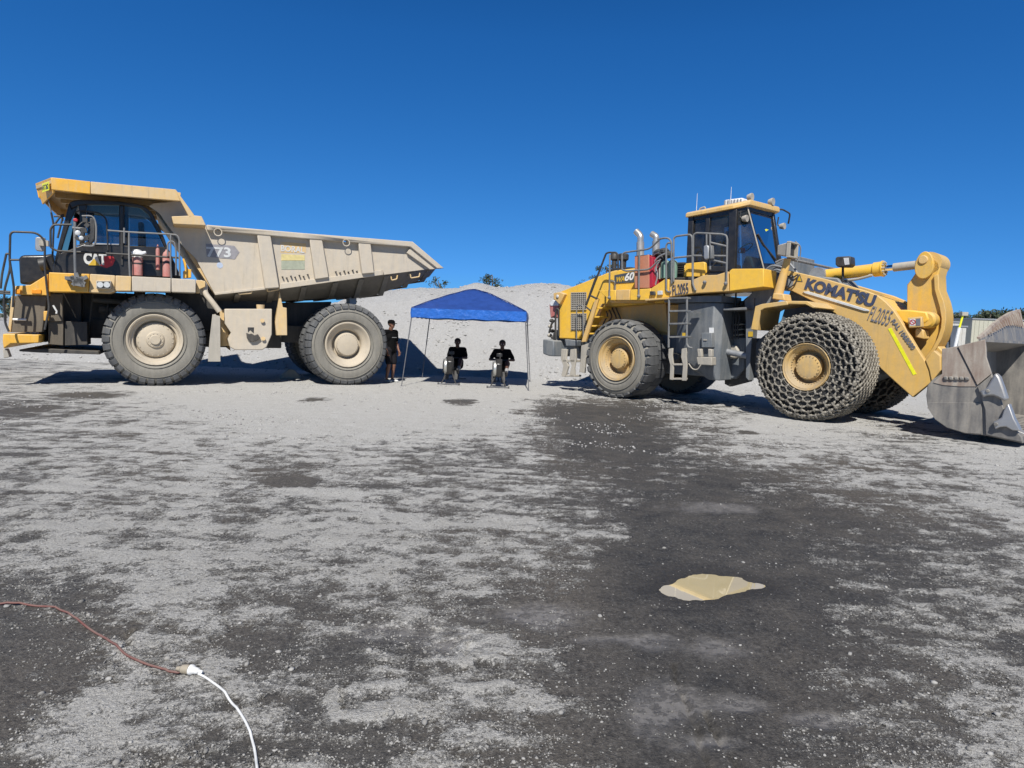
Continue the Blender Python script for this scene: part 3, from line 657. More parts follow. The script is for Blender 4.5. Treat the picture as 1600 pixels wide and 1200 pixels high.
prism(TF, [(151.5,439.8),(172,439.8),(171.7,450),(151.5,449.8)], -.463, -.460, 'lamp_recess', 'blackm', lb, 0)
prism(TF, [(306.5,437),(321,439),(321,448),(312,452),(312,458),(306.5,458)], .05, .3, 'deck_end_bracket', 'ttan', truck)
MB().rail([TF.p3(312,441,.2), TF.p3(320,444,.2), TF.p3(320,458,.15), TF.p3(330,470,.1), TF.p3(343,487,.1)], .065, .12, 12).obj('exhaust_pipe', M['tbody'], truck)
prism(TF, [(332,491),(344,494),(344.5,565),(325,565),(327,535)], .08, .13, 'mud_flap', 'cream', truck, .004)
q0 = TF(338, 491, .1); q1 = TF(336, 565, .1)
MB().box(q1[0]-.02, q1[0]+.02, .13, .8, q1[1], q0[1]).obj('mud_flap', M['cream'], truck)
# hood and air cleaner at the front
hd = prism(TF, [(29,403),(34,398.5),(70,398),(82,396),(90,430),(70,436),(47,444),(31,444)], 1.3, 2.9, 'hood', 'black', truck, .06)
MB().cyl(TF.p3(62, 414, 1.25), TF.p3(74, 412, 1.25), .14, .14, 14).obj('air_cleaner', M['blackm'], truck)
# cab -------------------------------------------------
CW0, CW1 = .22, 1.75
cabpts = [(108,316),(116,312.8),(126,311.8),(150,312.5),(186,314),(216,318.5),(229,324),(238,333),(248,352),(258,375),(264,396),(282,433),(84,430),(83,415),(103,335)]
cab = MB()
# shell: lower body + pillars + roof built as separate prisms in one frame
low = [(84,393),(96,371),(132,376),(136,379.5),(186,382),(192,383),(196,384),(262,386.5),(282,433),(84,430),(83,415)]
cab.prism(P(TF, [(83,415),(88,398),(134,380),(186,381),(196,383.5),(262,386),(283,433),(84,430)], CW0), CW0, CW1)
cab.prism(P(TF, [(108,316),(116,312.8),(126,311.8),(150,312.5),(186,314),(216,318.5),(229,324),(236,331),(216,324),(196,321.5),(186,320.5),(136,319.5),(122,321),(112,326)], CW0), CW0, CW1)
for w0, w1 in ((CW0, CW0+.1), (CW1-.1, CW1)):
    cab.prism(P(TF, [(112,326),(108,316),(103,335),(83,415),(88,420),(93,400),(110,345),(122,321)], CW0), w0, w1)
    cab.prism(P(TF, [(186,320.5),(194,321.5),(194,384),(186,382)], CW0), w0, w1)
    cab.prism(P(TF, [(229,324),(238,333),(248,352),(258,375),(264,396),(258,387),(246,360),(232,335),(222,326)], CW0), w0, w1)
    cab.prism(P(TF, [(122,320),(136,319.8),(135,325),(132,379),(124,384),(124,330)], CW0), w0, w1)
cabo = cab.obj('cab', M['black'], truck, .02)
cg = [(136,321),(186,322),(186,380),(134,378)]
prism(TF, cg, CW0+.04, CW0+.05, 'door_window', 'glass', cabo, 0)
prism(TF, [(195,322.5),(217,325.5),(232,336),(246,361),(257,386),(195,382)], CW0+.04, CW0+.05, 'rear_quarter_window', 'glass', cabo, 0)
prism(TF, [(136,321),(186,322),(186,380),(134,378)], CW1-.05, CW1-.04, 'far_window', 'glass', cabo, 0, wp=CW0)
prism(TF, [(195,322.5),(217,325.5),(232,336),(246,361),(257,386),(195,382)], CW1-.05, CW1-.04, 'far_window', 'glass', cabo, 0, wp=CW0)
prism(TF, [(108,322),(111,320),(90,398),(87,398)], CW0+.1, CW1-.1, 'windscreen', 'glassd', cabo, 0, wp=CW0)
s = MB(); a = TF(205, 395, CW0); s.box(a[0]-.35, a[0]+.2, .9, 1.45, 2.6, 3.05); s.box(a[0]+.1, a[0]+.25, .9, 1.45, 3.0, 3.65); s.box(a[0]+.1, a[0]+.22, 1.03, 1.32, 3.65, 3.85)
s.obj('driver_seat', M['seat'], cabo, .04)
railpx(TF, [(117,331),(126,329),(157.5,333),(166.5,343),(169,395)], .1, .016, fil=.12).obj('door_grab_rail', M['blackm'], cabo)
prism(TF, [(136,379.5),(186,381),(186,383),(136,382)], CW0-.02, CW0, 'window_sill', 'galv', cabo, .004)
MB().box(TF(190, 350, CW0)[0]-.02, TF(190, 350, CW0)[0]+.02, CW0-.03, CW0, 2.75, 3.9).obj('door_seal', M['blackm'], cabo)
# badge on the door
bd = MB().prism(P(TF, [(158,401),(176,400),(180,406),(176,415),(166,419),(157,415),(160,408)], CW0), CW0-.008, CW0-.001).obj('door_badge', M['red'], truck)
text_on(TF, 'CAT', (131,413), (167,414.5), .27, CW0-.010, M['whited'], bd, 'lettering', offs=.06)
MB().prism([(lambda q: q)(TF(*p, CW0)) for p in [(138,414.5),(147,404),(156,414.8)]], CW0-.022, CW0-.017).obj('badge_triangle', M['capyel'], bd)
# canopy and dump body -----------------------------------
body = MB().prism(P(TF, [(80,277),(141,283.5),(141,303),(80,296)], -.38), -.38, -.26).obj('canopy_lip', M['tyel'], truck, .01)
prism(TF, [(141.6,283.6),(274.5,296),(282,314),(141.6,302.6)], -.38, -.26, 'canopy_lip', 'ttan', truck, .01)
prism(TF, [(274.5,296),(304,336.5),(296,340),(282,314)], -.38, -.2, 'canopy_edge', 'ttan', truck, .01)
prism(TF, [(268,338),(304,336.6),(315,337.8),(322,352.2),(271,349.8)], -.38, .3, 'body_shoulder', 'ttan', truck, .012)
# canopy roof plate: front corner chamfered away to the far side
a = TF(80, 279, -.26); b = TF(274.5, 298, -.26)
def roofz(x): return a[1]+(b[1]-a[1])*(x-a[0])/(b[0]-a[0])
cp = MB()
oy = [(a[0], -.26), (a[0]-.42, .7), (a[0]-.42, 3.6), (a[0], 4.5), (b[0]+.1, 4.5), (b[0]+.1, -.26)]
cp.add([(x, y, roofz(x)-.03) for x, y in oy]+[(x, y, roofz(x)-.10) for x, y in oy], [tuple(range(6)), tuple(range(11, 5, -1))]+[(i, (i+1) % 6, 6+(i+1) % 6, 6+i) for i in range(6)])
for k in range(4):                                     # stiffeners under the roof plate
    y = .9+k*.78; cp.add([(x, yy, roofz(x)-dz) for x in (a[0]-.1, b[0]) for yy in (y, y+.1) for dz in (.10, .22)], [(0,1,3,2),(4,6,7,5),(0,4,5,1),(2,3,7,6),(0,2,6,4),(1,5,7,3)])
cp.obj('canopy_roof', M['ttan'], truck, .005)
fl = MB()
fo = [(a[0]-.01, -.26), (a[0]-.43, .7), (a[0]-.43, 3.6), (a[0]-.01, 4.5)]
for p, q in zip(fo[:-1], fo[1:]):
    fl.add([(p[0], p[1], roofz(p[0])+.02), (q[0], q[1], roofz(q[0])+.02), (q[0]+.12, q[1], roofz(q[0])-.42), (p[0]+.05, p[1], roofz(p[0])-.28),
            (p[0]+.03, p[1], roofz(p[0])+.02), (q[0]+.03, q[1], roofz(q[0])+.02), (q[0]+.15, q[1], roofz(q[0])-.42), (p[0]+.08, p[1], roofz(p[0])-.28)], [(0,1,2,3),(4,7,6,5),(0,4,5,1),(1,5,6,2),(2,6,7,3),(3,7,4,0)])
fo_ = fl.obj('canopy_front_edge', M['tyel'], truck, .006)
pl = TF.p3(65, 289, .3)
n_me, n_co = text_mesh('HT 262', .01)
mn, mx = n_co.min(0), n_co.max(0); p, q = Vector((fo[0][0], fo[0][1], 0)), Vector((fo[1][0], fo[1][1], 0)); d = (p-q).normalized(); nn3 = Vector((d.y, -d.x, 0))
if nn3.x > 0: nn3 = -nn3
vs = []
plb = MB()
for (u, v) in ((.12, -.24), (.62, -.24), (.62, -.06), (.12, -.06)):
    r = p-d*.5+d*(u-.1)*.9; vs.append(Vector((r.x, r.y, roofz(r.x)+v))+nn3*.02)
plb.add([*vs, *[q+nn3*.006 for q in vs]], [(0,1,2,3),(7,6,5,4),(0,4,5,1),(1,5,6,2),(2,6,7,3),(3,7,4,0)])
plo = plb.obj('fleet_number_plate', M['hivis'], truck)
e1 = (vs[1]-vs[0]); e2 = (vs[3]-vs[0])
out = [vs[0]+e1*(.06+.88*(c_[0]-mn[0])/(mx[0]-mn[0]))+e2*(.2+.6*(c_[1]-mn[1])/(mx[1]-mn[1]))+nn3*(.008+.004*(c_[2] > 0)) for c_ in n_co]
n_me.vertices.foreach_set('co', np.array([tuple(v) for v in out], 'f').ravel()); n_me.materials.clear(); n_me.materials.append(M['decalk'])
o = bpy.data.objects.new('lettering', n_me); COL.objects.link(o); o.parent = plo
# dump body side
BO = .15
side_pts = [(233,322),(240,318),(282,314),(304,338),(322,352),(322.5,358),(472.5,373),(645,386),(684,418),(672,420),(599,429.3),(439,451.5),(436,449),(336,460.5),(306,404),(287,386),(262,352),(250,334)]
prism(TF, side_pts, .24, .34, 'body_side', 'tbody', truck, .0)
sd_ = prism(TF, [(322.5,351),(472.5,364),(645,377.5),(694,419),(683,419.5),(641,385.5),(472.5,372.5),(323.5,359.5)], .08, .34, 'top_rail', 'tbody', truck, .018)
prism(TF, [(641,387),(683,420),(672,421),(636,395)], .14, .26, 'tail_edge', 'tbody', truck, .008)
prism(TF, [(439,443),(599,421.5),(599,429.5),(436,452)], .17, .30, 'lower_rail', 'tbody', truck, .01)
prism(TF, [(335,457.5),(436,446),(436,450),(336,461)], .17, .30, 'lower_rail', 'tbody', truck, .008)
for rb in ([(401.5,364.5),(422.5,366.5),(436.5,449.5),(414,451)], [(483.5,371),(503,372.5),(514,433.5),(492.5,436.5)], [(560,377.5),(579,379),(585,426.5),(566,428)]):
    prism(TF, rb, .10, .26, 'body_rib', 'tbody', truck, .018)
for hx, hy in ((340.5, 362.5), (541, 379)):
    q = TF.p3(hx, hy, .08); MB().lathe([(.075, -.002), (.095, -.006), (.095, .0), (.075, .002)], c=tuple(q), n=20, closed=True).obj('lifting_eye', M['tbody'], truck)
    cut = MB().cyl(q+Vector((0, -.2, 0)), q+Vector((0, .5, 0)), .074, .074, 20).obj('cutter', None, truck)
    bo_ = sd_.modifiers.new('hole', 'BOOLEAN'); bo_.operation = 'DIFFERENCE'; bo_.object = cut; bo_.solver = 'EXACT'
    dg = bpy.context.evaluated_depsgraph_get(); dg.update(); nm_ = bpy.data.meshes.new_from_object(sd_.evaluated_get(dg)); sd_.modifiers.clear(); sd_.data = nm_; bpy.data.objects.remove(cut)
for gx, gy, n in ((441.5, 433, 7), (525, 425, 6)):
    for k in range(n):
        x = gx+k*6.6; y = gy-k*.6+(2.2 if k % 2 else 0)
        prism(TF, [(x-1.2,y-1),(x+1.3,y-1.4),(x+.4,y+1.6)], .162, .242, 'wear_cut', 'blackm', truck, 0)
for a_, b_ in (((372,457.5),(394,456)), ((417,453.5),(436,450.5)), ((611,436),(621,434)), ((641,432.5),(656,430.5))):
    railpx(TF, [(a_[0],a_[1]-4),(a_[0]+1,a_[1]+2),(b_[0]-1,b_[1]+2),(b_[0],b_[1]-4)], .22, .018, fil=.03).obj('tie_hook', M['ttan'], truck)
prism(TF, side_pts, 3.9, 4.0, 'body_side_far', 'tbody', truck, 0, wp=.24)
g = lambda x, y: TF(x, y, .24)
bf = MB()                                             # vee floor
def xz(t): return t
sec = [g(336,460.5), g(436,451), g(599,429.5), g(684,418)]
low_ = [.12, .28, .50, .22]
loops = []
for (x, z), dz in zip(sec, low_):
    loops.append([(x, .34, z), (x, .34, z+.08), (x, 3.9, z+.08), (x, 3.9, z), (x, 3.3, z-dz), (x, 2.07, z-dz*1.1), (x, .95, z-dz)])
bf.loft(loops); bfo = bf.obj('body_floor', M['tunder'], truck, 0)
bs_ = MB()
for t in (.08, .22, .36, .50, .62, .74, .86, .95):     # bolsters under the floor
    xx = sec[0][0]+(sec[3][0]-sec[0][0])*t; zz = np.interp(xx, [q[0] for q in sec], [q[1] for q in sec]); dz = np.interp(xx, [q[0] for q in sec], low_)
    L0 = [(xx, .36, zz-.02), (xx, .95, zz-dz-.01), (xx, 3.3, zz-dz-.01), (xx, 3.88, zz-.02), (xx, 3.88, zz-.06), (xx, 3.3, zz-dz-.06), (xx, .95, zz-dz-.06), (xx, .36, zz-.06)]
    bs_.loft([L0, [(q[0]+.14, q[1], q[2]+.02) for q in L0]])
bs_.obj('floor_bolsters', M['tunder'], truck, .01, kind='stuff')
fw = MB(); p0 = g(287,386); p1 = g(336,460.5); p2 = g(240,320)
fw.prism([p2, p0, p1, (p1[0]+.08, p1[1]), (p0[0]+.09, p0[1]), (p2[0]+.12, p2[1])], .34, 3.9).obj('body_front_wall', M['ttan'], truck, 0)
prism(TF, [(552,447),(566,446),(565,475),(554,475)], 1.2, 1.6, 'body_pivot', 'galv', truck, wp=.6)
prism(TF, [(545,446),(580,440),(566,462),(553,464)], 1.1, 1.7, 'pivot_gusset', 'tunder', truck, wp=.6)
prism(TF, [(437,455),(442,480),(448,481),(449,524),(432,524),(430,503),(434,480)], .3, .5, 'frame_bracket', 'ttan', truck)
# marks on the body
dk_ = MB().prism(P(TF, [(321.5,381),(366,384),(374,394),(367,405),(323,401.5)], .24), .232, .2385).obj('model_number_decal', M['decalf'], truck)
text_on(TF, '773', (323,401.5), (361,402.5), .24, .231, M['whited'], dk_, offs=.03)
bl = MB().prism(P(TF, [(438,377.5),(478,380.5),(478,395),(438,395)], .24), .236, .2385).obj('company_decal', M['ttan'], truck)
text_on(TF, 'BORAL', (439,392.5), (475.5,395.5), .15, .235, M['whited'], bl, offs=.02)
MB().prism(P(TF, [(439.5,397),(476,399),(476,407),(439.5,407)], .24), .233, .2385).obj('decal_yellow_block', plain('faded_yellow_block', (.60, .50, .22), .7), bl)
MB().prism(P(TF, [(439.5,407.5),(476,407.5),(476,421),(439.5,421)], .24), .233, .2385).obj('decal_green_block', plain('faded_green_block', (.34, .36, .27), .7), bl)
q = TF.p3(343.5, 414.5, .2385); MB().cyl(q, q+Vector((0, -.004, 0)), .07, .07, 20).obj('round_sticker', plain('blue_white_sticker', (.42, .48, .58), .6), truck)
# fuel tank plate
tk = prism(TF, [(351,482.5),(425,482.5),(425,522.5),(417,542),(410,547),(367,547),(359,542),(356,530),(361,520),(351,505)], .2, .85, 'fuel_tank', 'tbody', truck, .02)
prism(TF, [(387,511.5),(397,511.5),(396.5,521),(391,516),(387.5,519.5)], .196, .2, 'tank_hole_shade', 'blackm', tk, 0)  # flat black plate standing in for the shade inside the step hole
prism(TF, [(385,520),(390,522),(393,521),(398,524),(403,522),(407,528),(400,533),(392,534),(386,528)], .12, .2, 'tank_fitting', 'dark', tk, .01)
for hx, hy in ((410, 501), (411.5, 529)):
    MB().cyl(TF.p3(hx, hy, .2), TF.p3(hx, hy, .14), .035, .05, 10).obj('tank_eye', M['ttan'], tk)
MB().cyl(TF.p3(407, 483, .35), TF.p3(407, 476, .35), .09, .1, 14).obj('fuel_cap', M['ttan'], tk)
prism(TF, [(344,484),(351,484),(351,540),(356,544),(344,530)], .5, .9, 'tank_bracket', 'ttan', truck)
MB().cyl(TF.p3(346, 500, .6), TF.p3(352, 540, .6), .16, .16, 12).obj('air_tank', M['ttan'], truck)
# handrails, mirrors, extinguishers
def rails(F, lst, w, r, mat, parent, name='handrail'):
    for pts in lst: railpx(F, pts, w, r).obj(name, M[mat], parent)
rails(TF, [[(15,406),(16,366),(20,362),(57,363.5),(70,375),(70,417),(74,456),(77,480),(70,515)],
           [(15,406),(22,450),(20,480)], [(15,406),(30,406)],
           [(1,451),(3,429),(10,396),(15,397),(16,420),(7,452),(6,480)], [(-2,455),(16,456)], [(-2,458),(16,459)], [(6,470),(8,505),(14,518)],
           [(79,386),(79,357),(84,351),(112,351)], [(79,386),(88,392),(140,394.5),(202,398),(281,403)]], -.2, .022, 'blackm', truck)
rails(TF, [[(168,360),(198,362.5),(265.5,366),(276,367),(280,372.5),(281,431)], [(201.5,362.5),(201.5,400),(204,456)], [(266.6,366),(266.5,410),(269,456)],
           [(262,400),(262,380),(266,376.5),(272,378),(275,390),(275,430)], [(194,356),(194,380)]], -.24, .019, 'railg', truck)
mm = MB(); railpx(TF, [(117,341),(117,400),(118,433)], -.42, .028, mm); railpx(TF, [(113,356),(131,358)], -.42, .03, mm); mm.obj('mirror_post', M['railg'], truck)
mi = MB(); railpx(TF, [(130,384),(146,385),(150,378),(150.5,352),(146,337),(128,337.5)], -.46, .018, mi, fil=.1); mi.obj('mirror_frame', M['railg'], truck)
mh = prism(TF, [(140,340),(148,342),(149,356),(148,374),(142,382),(138,378),(141,360)], -.48, -.38, 'mirror_housing', 'blackm', truck, .02)
c = MB()
for k, (x, y, s_) in enumerate([(133,344,.09),(136,352,.08),(131,360,.1),(128,366,.07),(134,372,.09),(126,375,.06),(140,369,.06),(137,381,.07),(121,372,.07)]):
    c.add(*(lambda m: (m.v, m.f))(MB().box(-s_*.5, s_*.5, -.04, .06, -s_*.55, s_*.55, Matrix.Translation(TF.p3(x, y, -.42)) @ Matrix.Rotation(k*.7, 4, 'Y'))))
railpx(TF, [(118,372),(130,370),(146,372)], -.42, .015, c); railpx(TF, [(118,358),(130,345),(146,350)], -.42, .015, c); railpx(TF, [(120,384),(140,378),(148,360)], -.42, .012, c)
c.obj('mirror_bracketry', M['blackm'], truck)
for x, y, r_ in ((121.5, 364, .055), (127, 372, .045)):
    MB().ball(TF.p3(x, y, -.47), r_, 10, (1, .35, 1.1)).obj('mirror_glass', M['lens'], truck)
prism(TF, [(114,342),(119,340.5),(122,344),(119,346.5),(114,345)], -.46, -.36, 'red_beacon', 'red', truck)
c = MB()
for k in range(9):
    c.add(*(lambda m: (m.v, m.f))(MB().box(-.13+.03*(k % 3), .12-.02*(k % 4), -.05, .08, -.035, .035, Matrix.Translation(TF.p3(113+2.3*k, 435+3*((k*5) % 4), -.42)) @ Matrix.Rotation(k*1.1, 4, 'Y'))))
railpx(TF, [(104,437),(112,440),(122,434),(134,432)], -.44, .012, c)
c.obj('post_clamp', M['railg'], truck)
fm = prism(TF, [(55,371),(59,370),(70,371),(72,378),(70,390),(66,393),(57,392),(54.5,388)], .12, .2, 'front_mirror', 'galv', truck, .02)
MB().box(*(lambda a_: (a_[0]-.05, a_[0]+.12))(TF(66, 378, .1)), .02, .12, TF(66, 380, .1)[1]-.06, TF(66, 380, .1)[1]+.06).obj('mirror_clamp', M['cream'], fm)
railpx(TF, [(74.5,307),(79,327),(80,332)], .3, .014).obj('antenna_mount', M['railg'], truck)
rails(TF, [[(80,332),(84,352),(82,400)], [(86,350),(96,336),(100,336)], [(90,372),(98,340)], [(84,338),(100,338)]], .3, .02, 'blackm', truck, 'wiper_arm')
def exting(x0, x1, y0, y1, w, cap):
    a_ = TF((x0+x1)/2, y1, w); b_ = TF((x0+x1)/2, y0, w); r_ = (TF(x1, y1, w)[0]-TF(x0, y1, w)[0])/2; h = b_[1]-a_[1]
    e = MB().lathe([(.001, 0), (r_, .01), (r_, h*.78), (r_*.8, h*.88), (r_*.35, h*.95), (r_*.3, h), (.001, h)], c=(a_[0], w, a_[1]), n=16, axis='z').obj('fire_extinguisher', M['pink'], truck)
    if cap: MB().lathe([(.001, h*.82), (r_*1.05, h*.80), (r_*1.1, h*.95), (r_*.8, h*1.12), (.001, h*1.15)], c=(a_[0], w, a_[1]), n=14, axis='z').obj('valve_cover', M['white'], e)
    MB().lathe([(r_*1.02, h*.5), (r_*1.05, h*.5), (r_*1.05, h*.56), (r_*1.02, h*.56)], c=(a_[0], w, a_[1]), n=16, axis='z', closed=True).obj('strap', M['blackm'], e)
exting(207, 223, 395, 431, -.05, True); exting(254, 268, 390, 433, -.03, False); exting(243.5, 250, 382, 422, .0, False)
prism(TF, [(204,393),(212,392),(216,393),(228,392),(229,396),(222,399),(207,399)], -.15, .03, 'white_fittings', 'white', truck, .02)
prism(TF, [(285,404),(288,404),(294,420),(299,421),(299,434),(286,435),(286,424),(289,422)], .05, .2, 'rear_deck_bracket', 'tyel', truck)
rails(TF, [[(83,477),(89,487),(88,490)]], .3, .02, 'white', truck, 'valve_handle')
MB().rail([TF.p3(20, 499, .26), TF.p3(41, 499.5, .26)], .025).obj('step_light', M['white'], truck)

# wheel chock on the ground behind the near front wheel
ck = TF.O+TF.x*3.3+TF.y*2.3
o = MB().prism([(-.32, 0), (.32, 0), (.10, .26), (-.05, .28)], -.16, .16).obj('wheel_chock', M['cream'], None, .02, loc=(ck.x, ck.y, 0), rot=(0, 0, TF.a))
tag(o, 'pale dusty wedge block on the ground beneath the dump truck', 'wheel chock')
# ------------------------------------------------------------------ wheel loader
LF = Frame(gpt(1268, 660), -46)
ldr = thing('wheel_loader', 'large yellow wheel loader with chained front tyres and wide bucket, right of the blue canopy', 'wheel loader', (LF.O.x, LF.O.y, 0), LF.a)
RL = .975; WB = -4.83; LW = 3.55
rimL = [(.36, .36), (.375, .20), (.40, .14), (.43, .11), (.455, .09), (.47, .05), (.49, .03), (.515, .03), (.53, .0), (.545, .02), (.54, .08), (.52, .12), (.51, .3), (.36, .36)]
hubL = [(.001, .10), (.17, .10), (.20, .105), (.235, .115), (.24, .15), (.255, .16), (.255, .28), (.37, .30), (.37, .40), (.001, .40)]
lb_ = [(20, .218, .108, .013, .02), (40, .40, .15, .010, .025)]
lr = make_wheel(ldr, 'rear_wheel', WB, 0, RL, RL, .88, 27, .53, rimL, 'riml', lb_, hub=hubL, fs=.62, ft=.93, deep=.085, curve=.05)
make_wheel(ldr, 'rear_wheel', WB, LW, RL, 0, 0, 0, 0, 0, 0, 0, flip=True, proto=lr)
FWD = .97
def chain_mesh(Rt, W):
    """steel tyre protection chain: open honeycomb on the sidewalls, dense links over the tread"""
    mb = MB(); BV = []; BF = []; ns, nc = 4, 6
    for i in range(ns+1):
        t = -1+2*i/ns; rr = [.5, .95, .82, .95, .5][i]
        for k in range(nc): a = 2*PI*k/nc; BV.append((t, rr*math.cos(a), rr*math.sin(a)))
    for i in range(ns):
        for k in range(nc): BF.append((i*nc+k, i*nc+(k+1) % nc, (i+1)*nc+(k+1) % nc, (i+1)*nc+k))
    BF += [tuple(range(nc)), tuple(range(ns*nc+nc-1, ns*nc-1, -1))]
    def bead(a, b, N, rad, wide, ext=1.08):
        d = (b-a); L_ = d.length*.5*ext; d.normalize(); s = d.cross(N).normalized(); N2 = s.cross(d); c = (a+b)*.5
        mb.add([c+d*(v[0]*L_)+s*(v[1]*rad*wide)+N2*(v[2]*rad) for v in BV], BF)
    # sidewall surface: radius -> y (outer face), mirrored for the inner face
    RR = [.45, .52, .62, .70, .80, .90, .97]; YY = [.03, .02, .0, -.014, -.026, -.012, .02]
    def sp(r, a, flip, lift=0.): y = float(np.interp(r, RR, YY))-.012-lift; return Vector((r*math.cos(a), W-y if flip else y, r*math.sin(a)))
    n = 22; st = 2*PI/n; rings = [.575, .672, .770, .868, .955]
    for flip in (0, 1):
        N = Vector((0, 1 if flip else -1, 0))
        for j, rj in enumerate(rings):
            off = st/2*(j % 2); am = .024 if j < 4 else .012; rad = (.017, .019, .0205, .022, .025)[j]
            for i in range(2*n):
                a0 = off+st/2*i; a1 = a0+st/2
                ra = rj-am if i % 2 == 0 else rj+am; rb = rj+am if i % 2 == 0 else rj-am
                p, q = sp(ra, a0, flip), sp(rb, a1, flip); m = (p+q)*.5
                bead(p+N*.008, m+N*.006, N, rad, 1.25, 1.2); bead(m-N*.002, q, N, rad, .8, 1.2)
                bead(sp(ra, a0-.012, flip), sp(ra, a0+.012, flip), N, rad*1.5, 1.7, 1.6)
            if j < 4:
                for i in range(n):
                    a0 = off+st/2*(2*i+1); p, q = sp(rj+am, a0, flip), sp(rings[j+1]-(.024 if j < 3 else .012), a0, flip); m = (p+q)*.5
                    bead(p+N*.006, m+N*.008, N, .019, .8, 1.25); bead(m, q+N*.002, N, .019, 1.35, 1.25)
        for i in range(n):                          # hooks in to the retaining ring
            a0 = st*i; bead(sp(.475, a0, flip), sp(.555, a0, flip), N, .018, 1.5, 1.1)
        mb.lathe([(.50+.014*math.cos(t), (W-.012 if flip else .012)+.014*math.sin(t)) for t in np.linspace(0, 2*PI, 7)[:-1]], n=80, closed=True)
    prof = [(.965, .012), (Rt-.03, .04), (Rt+.012, .085), (Rt+.03, .155)]
    prof = prof+[(Rt+.035, y) for y in np.linspace(.225, W-.225, 8)]+[(r, W-y) for r, y in prof[::-1]]
    n = 44; st = 2*PI/n
    for k in range(len(prof)-1):
        (r0, y0), (r1, y1) = prof[k], prof[k+1]; dr, dy = r1-r0, y1-y0; l_ = math.hypot(dr, dy); nr, ny_ = dy/l_, -dr/l_
        for i in range(n):
            a0 = st*(i+.5*(k % 2)); N = Vector((math.cos(a0)*nr, ny_, math.sin(a0)*nr))
            p = Vector((r0*math.cos(a0), y0, r0*math.sin(a0)))
            for sg in (-1, 1):
                a1 = a0+sg*st/2; q = Vector((r1*math.cos(a1), y1, r1*math.sin(a1)))
                bead(p+N*(.006*sg), q+N*(.006*sg), N, .0235, 1.15, 1.0)
            d = Vector((math.cos(a0)*dr, dy, math.sin(a0)*dr)).normalized()
            bead(p-d*.030+N*.016, p+d*.030+N*.016, N, .027, 1.05, 1.0)
    return mb
rimS = [(r_*.86 if r_ > .3 else r_, y_) for r_, y_ in rimL]; hubS = [(min(r_, .34) if r_ > .3 else r_, y_) for r_, y_ in hubL]
lf = make_wheel(ldr, 'front_wheel', -.18, -.03, RL+.095, RL+.03, FWD, 30, .455, rimS, 'riml', [(20, .218, .108, .013, .02), (36, .335, .15, .010, .025)], hub=hubS, fs=.7, ft=.9, deep=.085, tread=('rubdark', 'rubdark'))
ch = chain_mesh(RL+.035, FWD).obj('tyre_chain', M['chain'], lf, sharp=80, kind='stuff')
make_wheel(ldr, 'front_wheel', -.18, LW, RL+.095, 0, 0, 0, 0, 0, 0, 0, flip=True, proto=lf)
# frames ------------------------------------------------------
MB().prism([(-7.4, .95), (-5.9, .65), (-2.2, .65), (-2.0, .9), (-2.0, 1.6), (-7.4, 1.6)], 1.05, 2.5).obj('rear_frame', M['lgrey'], ldr, .03)
MB().prism([(-1.9, .75), (.3, .7), (.9, 1.0), (.7, 1.8), (-.2, 2.9), (-1.1, 3.0), (-1.35, 2.0), (-1.9, 1.5)], 1.3, 2.25).obj('front_frame', M['lgrey'], ldr, .03)
for xx, nm in ((WB, 'rear_axle'), (0, 'front_axle')):
    MB().lathe([(.001, .7), (.26, .7), (.3, 1.4), (.42, 1.6), (.42, 1.95), (.3, 2.15), (.26, 2.85), (.001, 2.85)], c=(xx, 0, RL), n=20).obj(nm, M['lgrey'], ldr)
# rear hood
RH = .72
prism(LF, [(874,456),(929,434),(952,424.8),(960,422.5),(991,419),(1040,416),(1071,414),(1071,470),(945,480),(920,505),(903,530),(873,529)], RH, 2.9, 'rear_hood', 'lyel', ldr, .03)
prism(LF, [(864.5,458),(874,456),(882,459),(878,468),(874,476),(868,470),(864.5,468)], RH-.12, 2.95, 'hood_rear_lip', 'lyeld', ldr, .02)
MB().ball(LF.p3(871, 463, RH-.14), .05, 10, (1, .4, 1)).obj('rear_lamp', M['lens'], ldr)
MB().box(-6.3, -3.2, 1.1, 2.6, 1.55, 2.35).obj('engine_bay', M['lyeld'], ldr, .02)
prism(LF, [(941,478),(1040,472),(1043,520),(990,512),(948,497)], RH+.3, RH+.4, 'engine_side_cover', 'lyeld', ldr, .01)
for k in range(4):
    MB().rail([LF.p3(944+6*k, 480, RH+.25), LF.p3(950+7*k, 492+3*k, RH+.2), LF.p3(942+5*k, 507, RH+.22)], .018, .08).obj('engine_hose', M['blackm'], ldr)
for y0, y1 in ((457, 484), (490, 516)):
    gp = [(893,y0),(916,y0-.6),(916,y1),(893,y1+.6)]
    gr_ = prism(LF, gp, RH-.012, RH-.004, 'side_grille', 'blackm', ldr, 0)
    fr_ = MB()
    for k in range(9): fr_.prism(P(LF, [(892.5+2.9*k,y0),(893.4+2.9*k,y0),(893.4+2.9*k,y1),(892.5+2.9*k,y1)], RH-.02), RH-.035, RH-.02)
    for k in range(int((y1-y0)/3.3)+1): y = y0+3.3*k; fr_.prism(P(LF, [(892.5,y),(916.5,y-.4),(916.5,y+.7),(892.5,y+1.1)], RH-.02), RH-.04, RH-.022)
    fr_.obj('grille_slats', M['cream'], gr_, kind='stuff')
prism(LF, [(848,530),(857,530.5),(865,532),(865,557),(856,556),(848,553)], .45, 3.1, 'counterweight', 'lgrey', ldr, .03)
prism(LF, [(865,515),(905,530),(905,550),(865,556)], .9, 2.7, 'rear_drawbar_block', 'lgrey', ldr, .03)
prism(LF, [(858,476),(864,470),(873,474),(873,498),(866,494),(860,497)], RH+.1, RH+.5, 'hazard_flag', 'pink', ldr, .02)
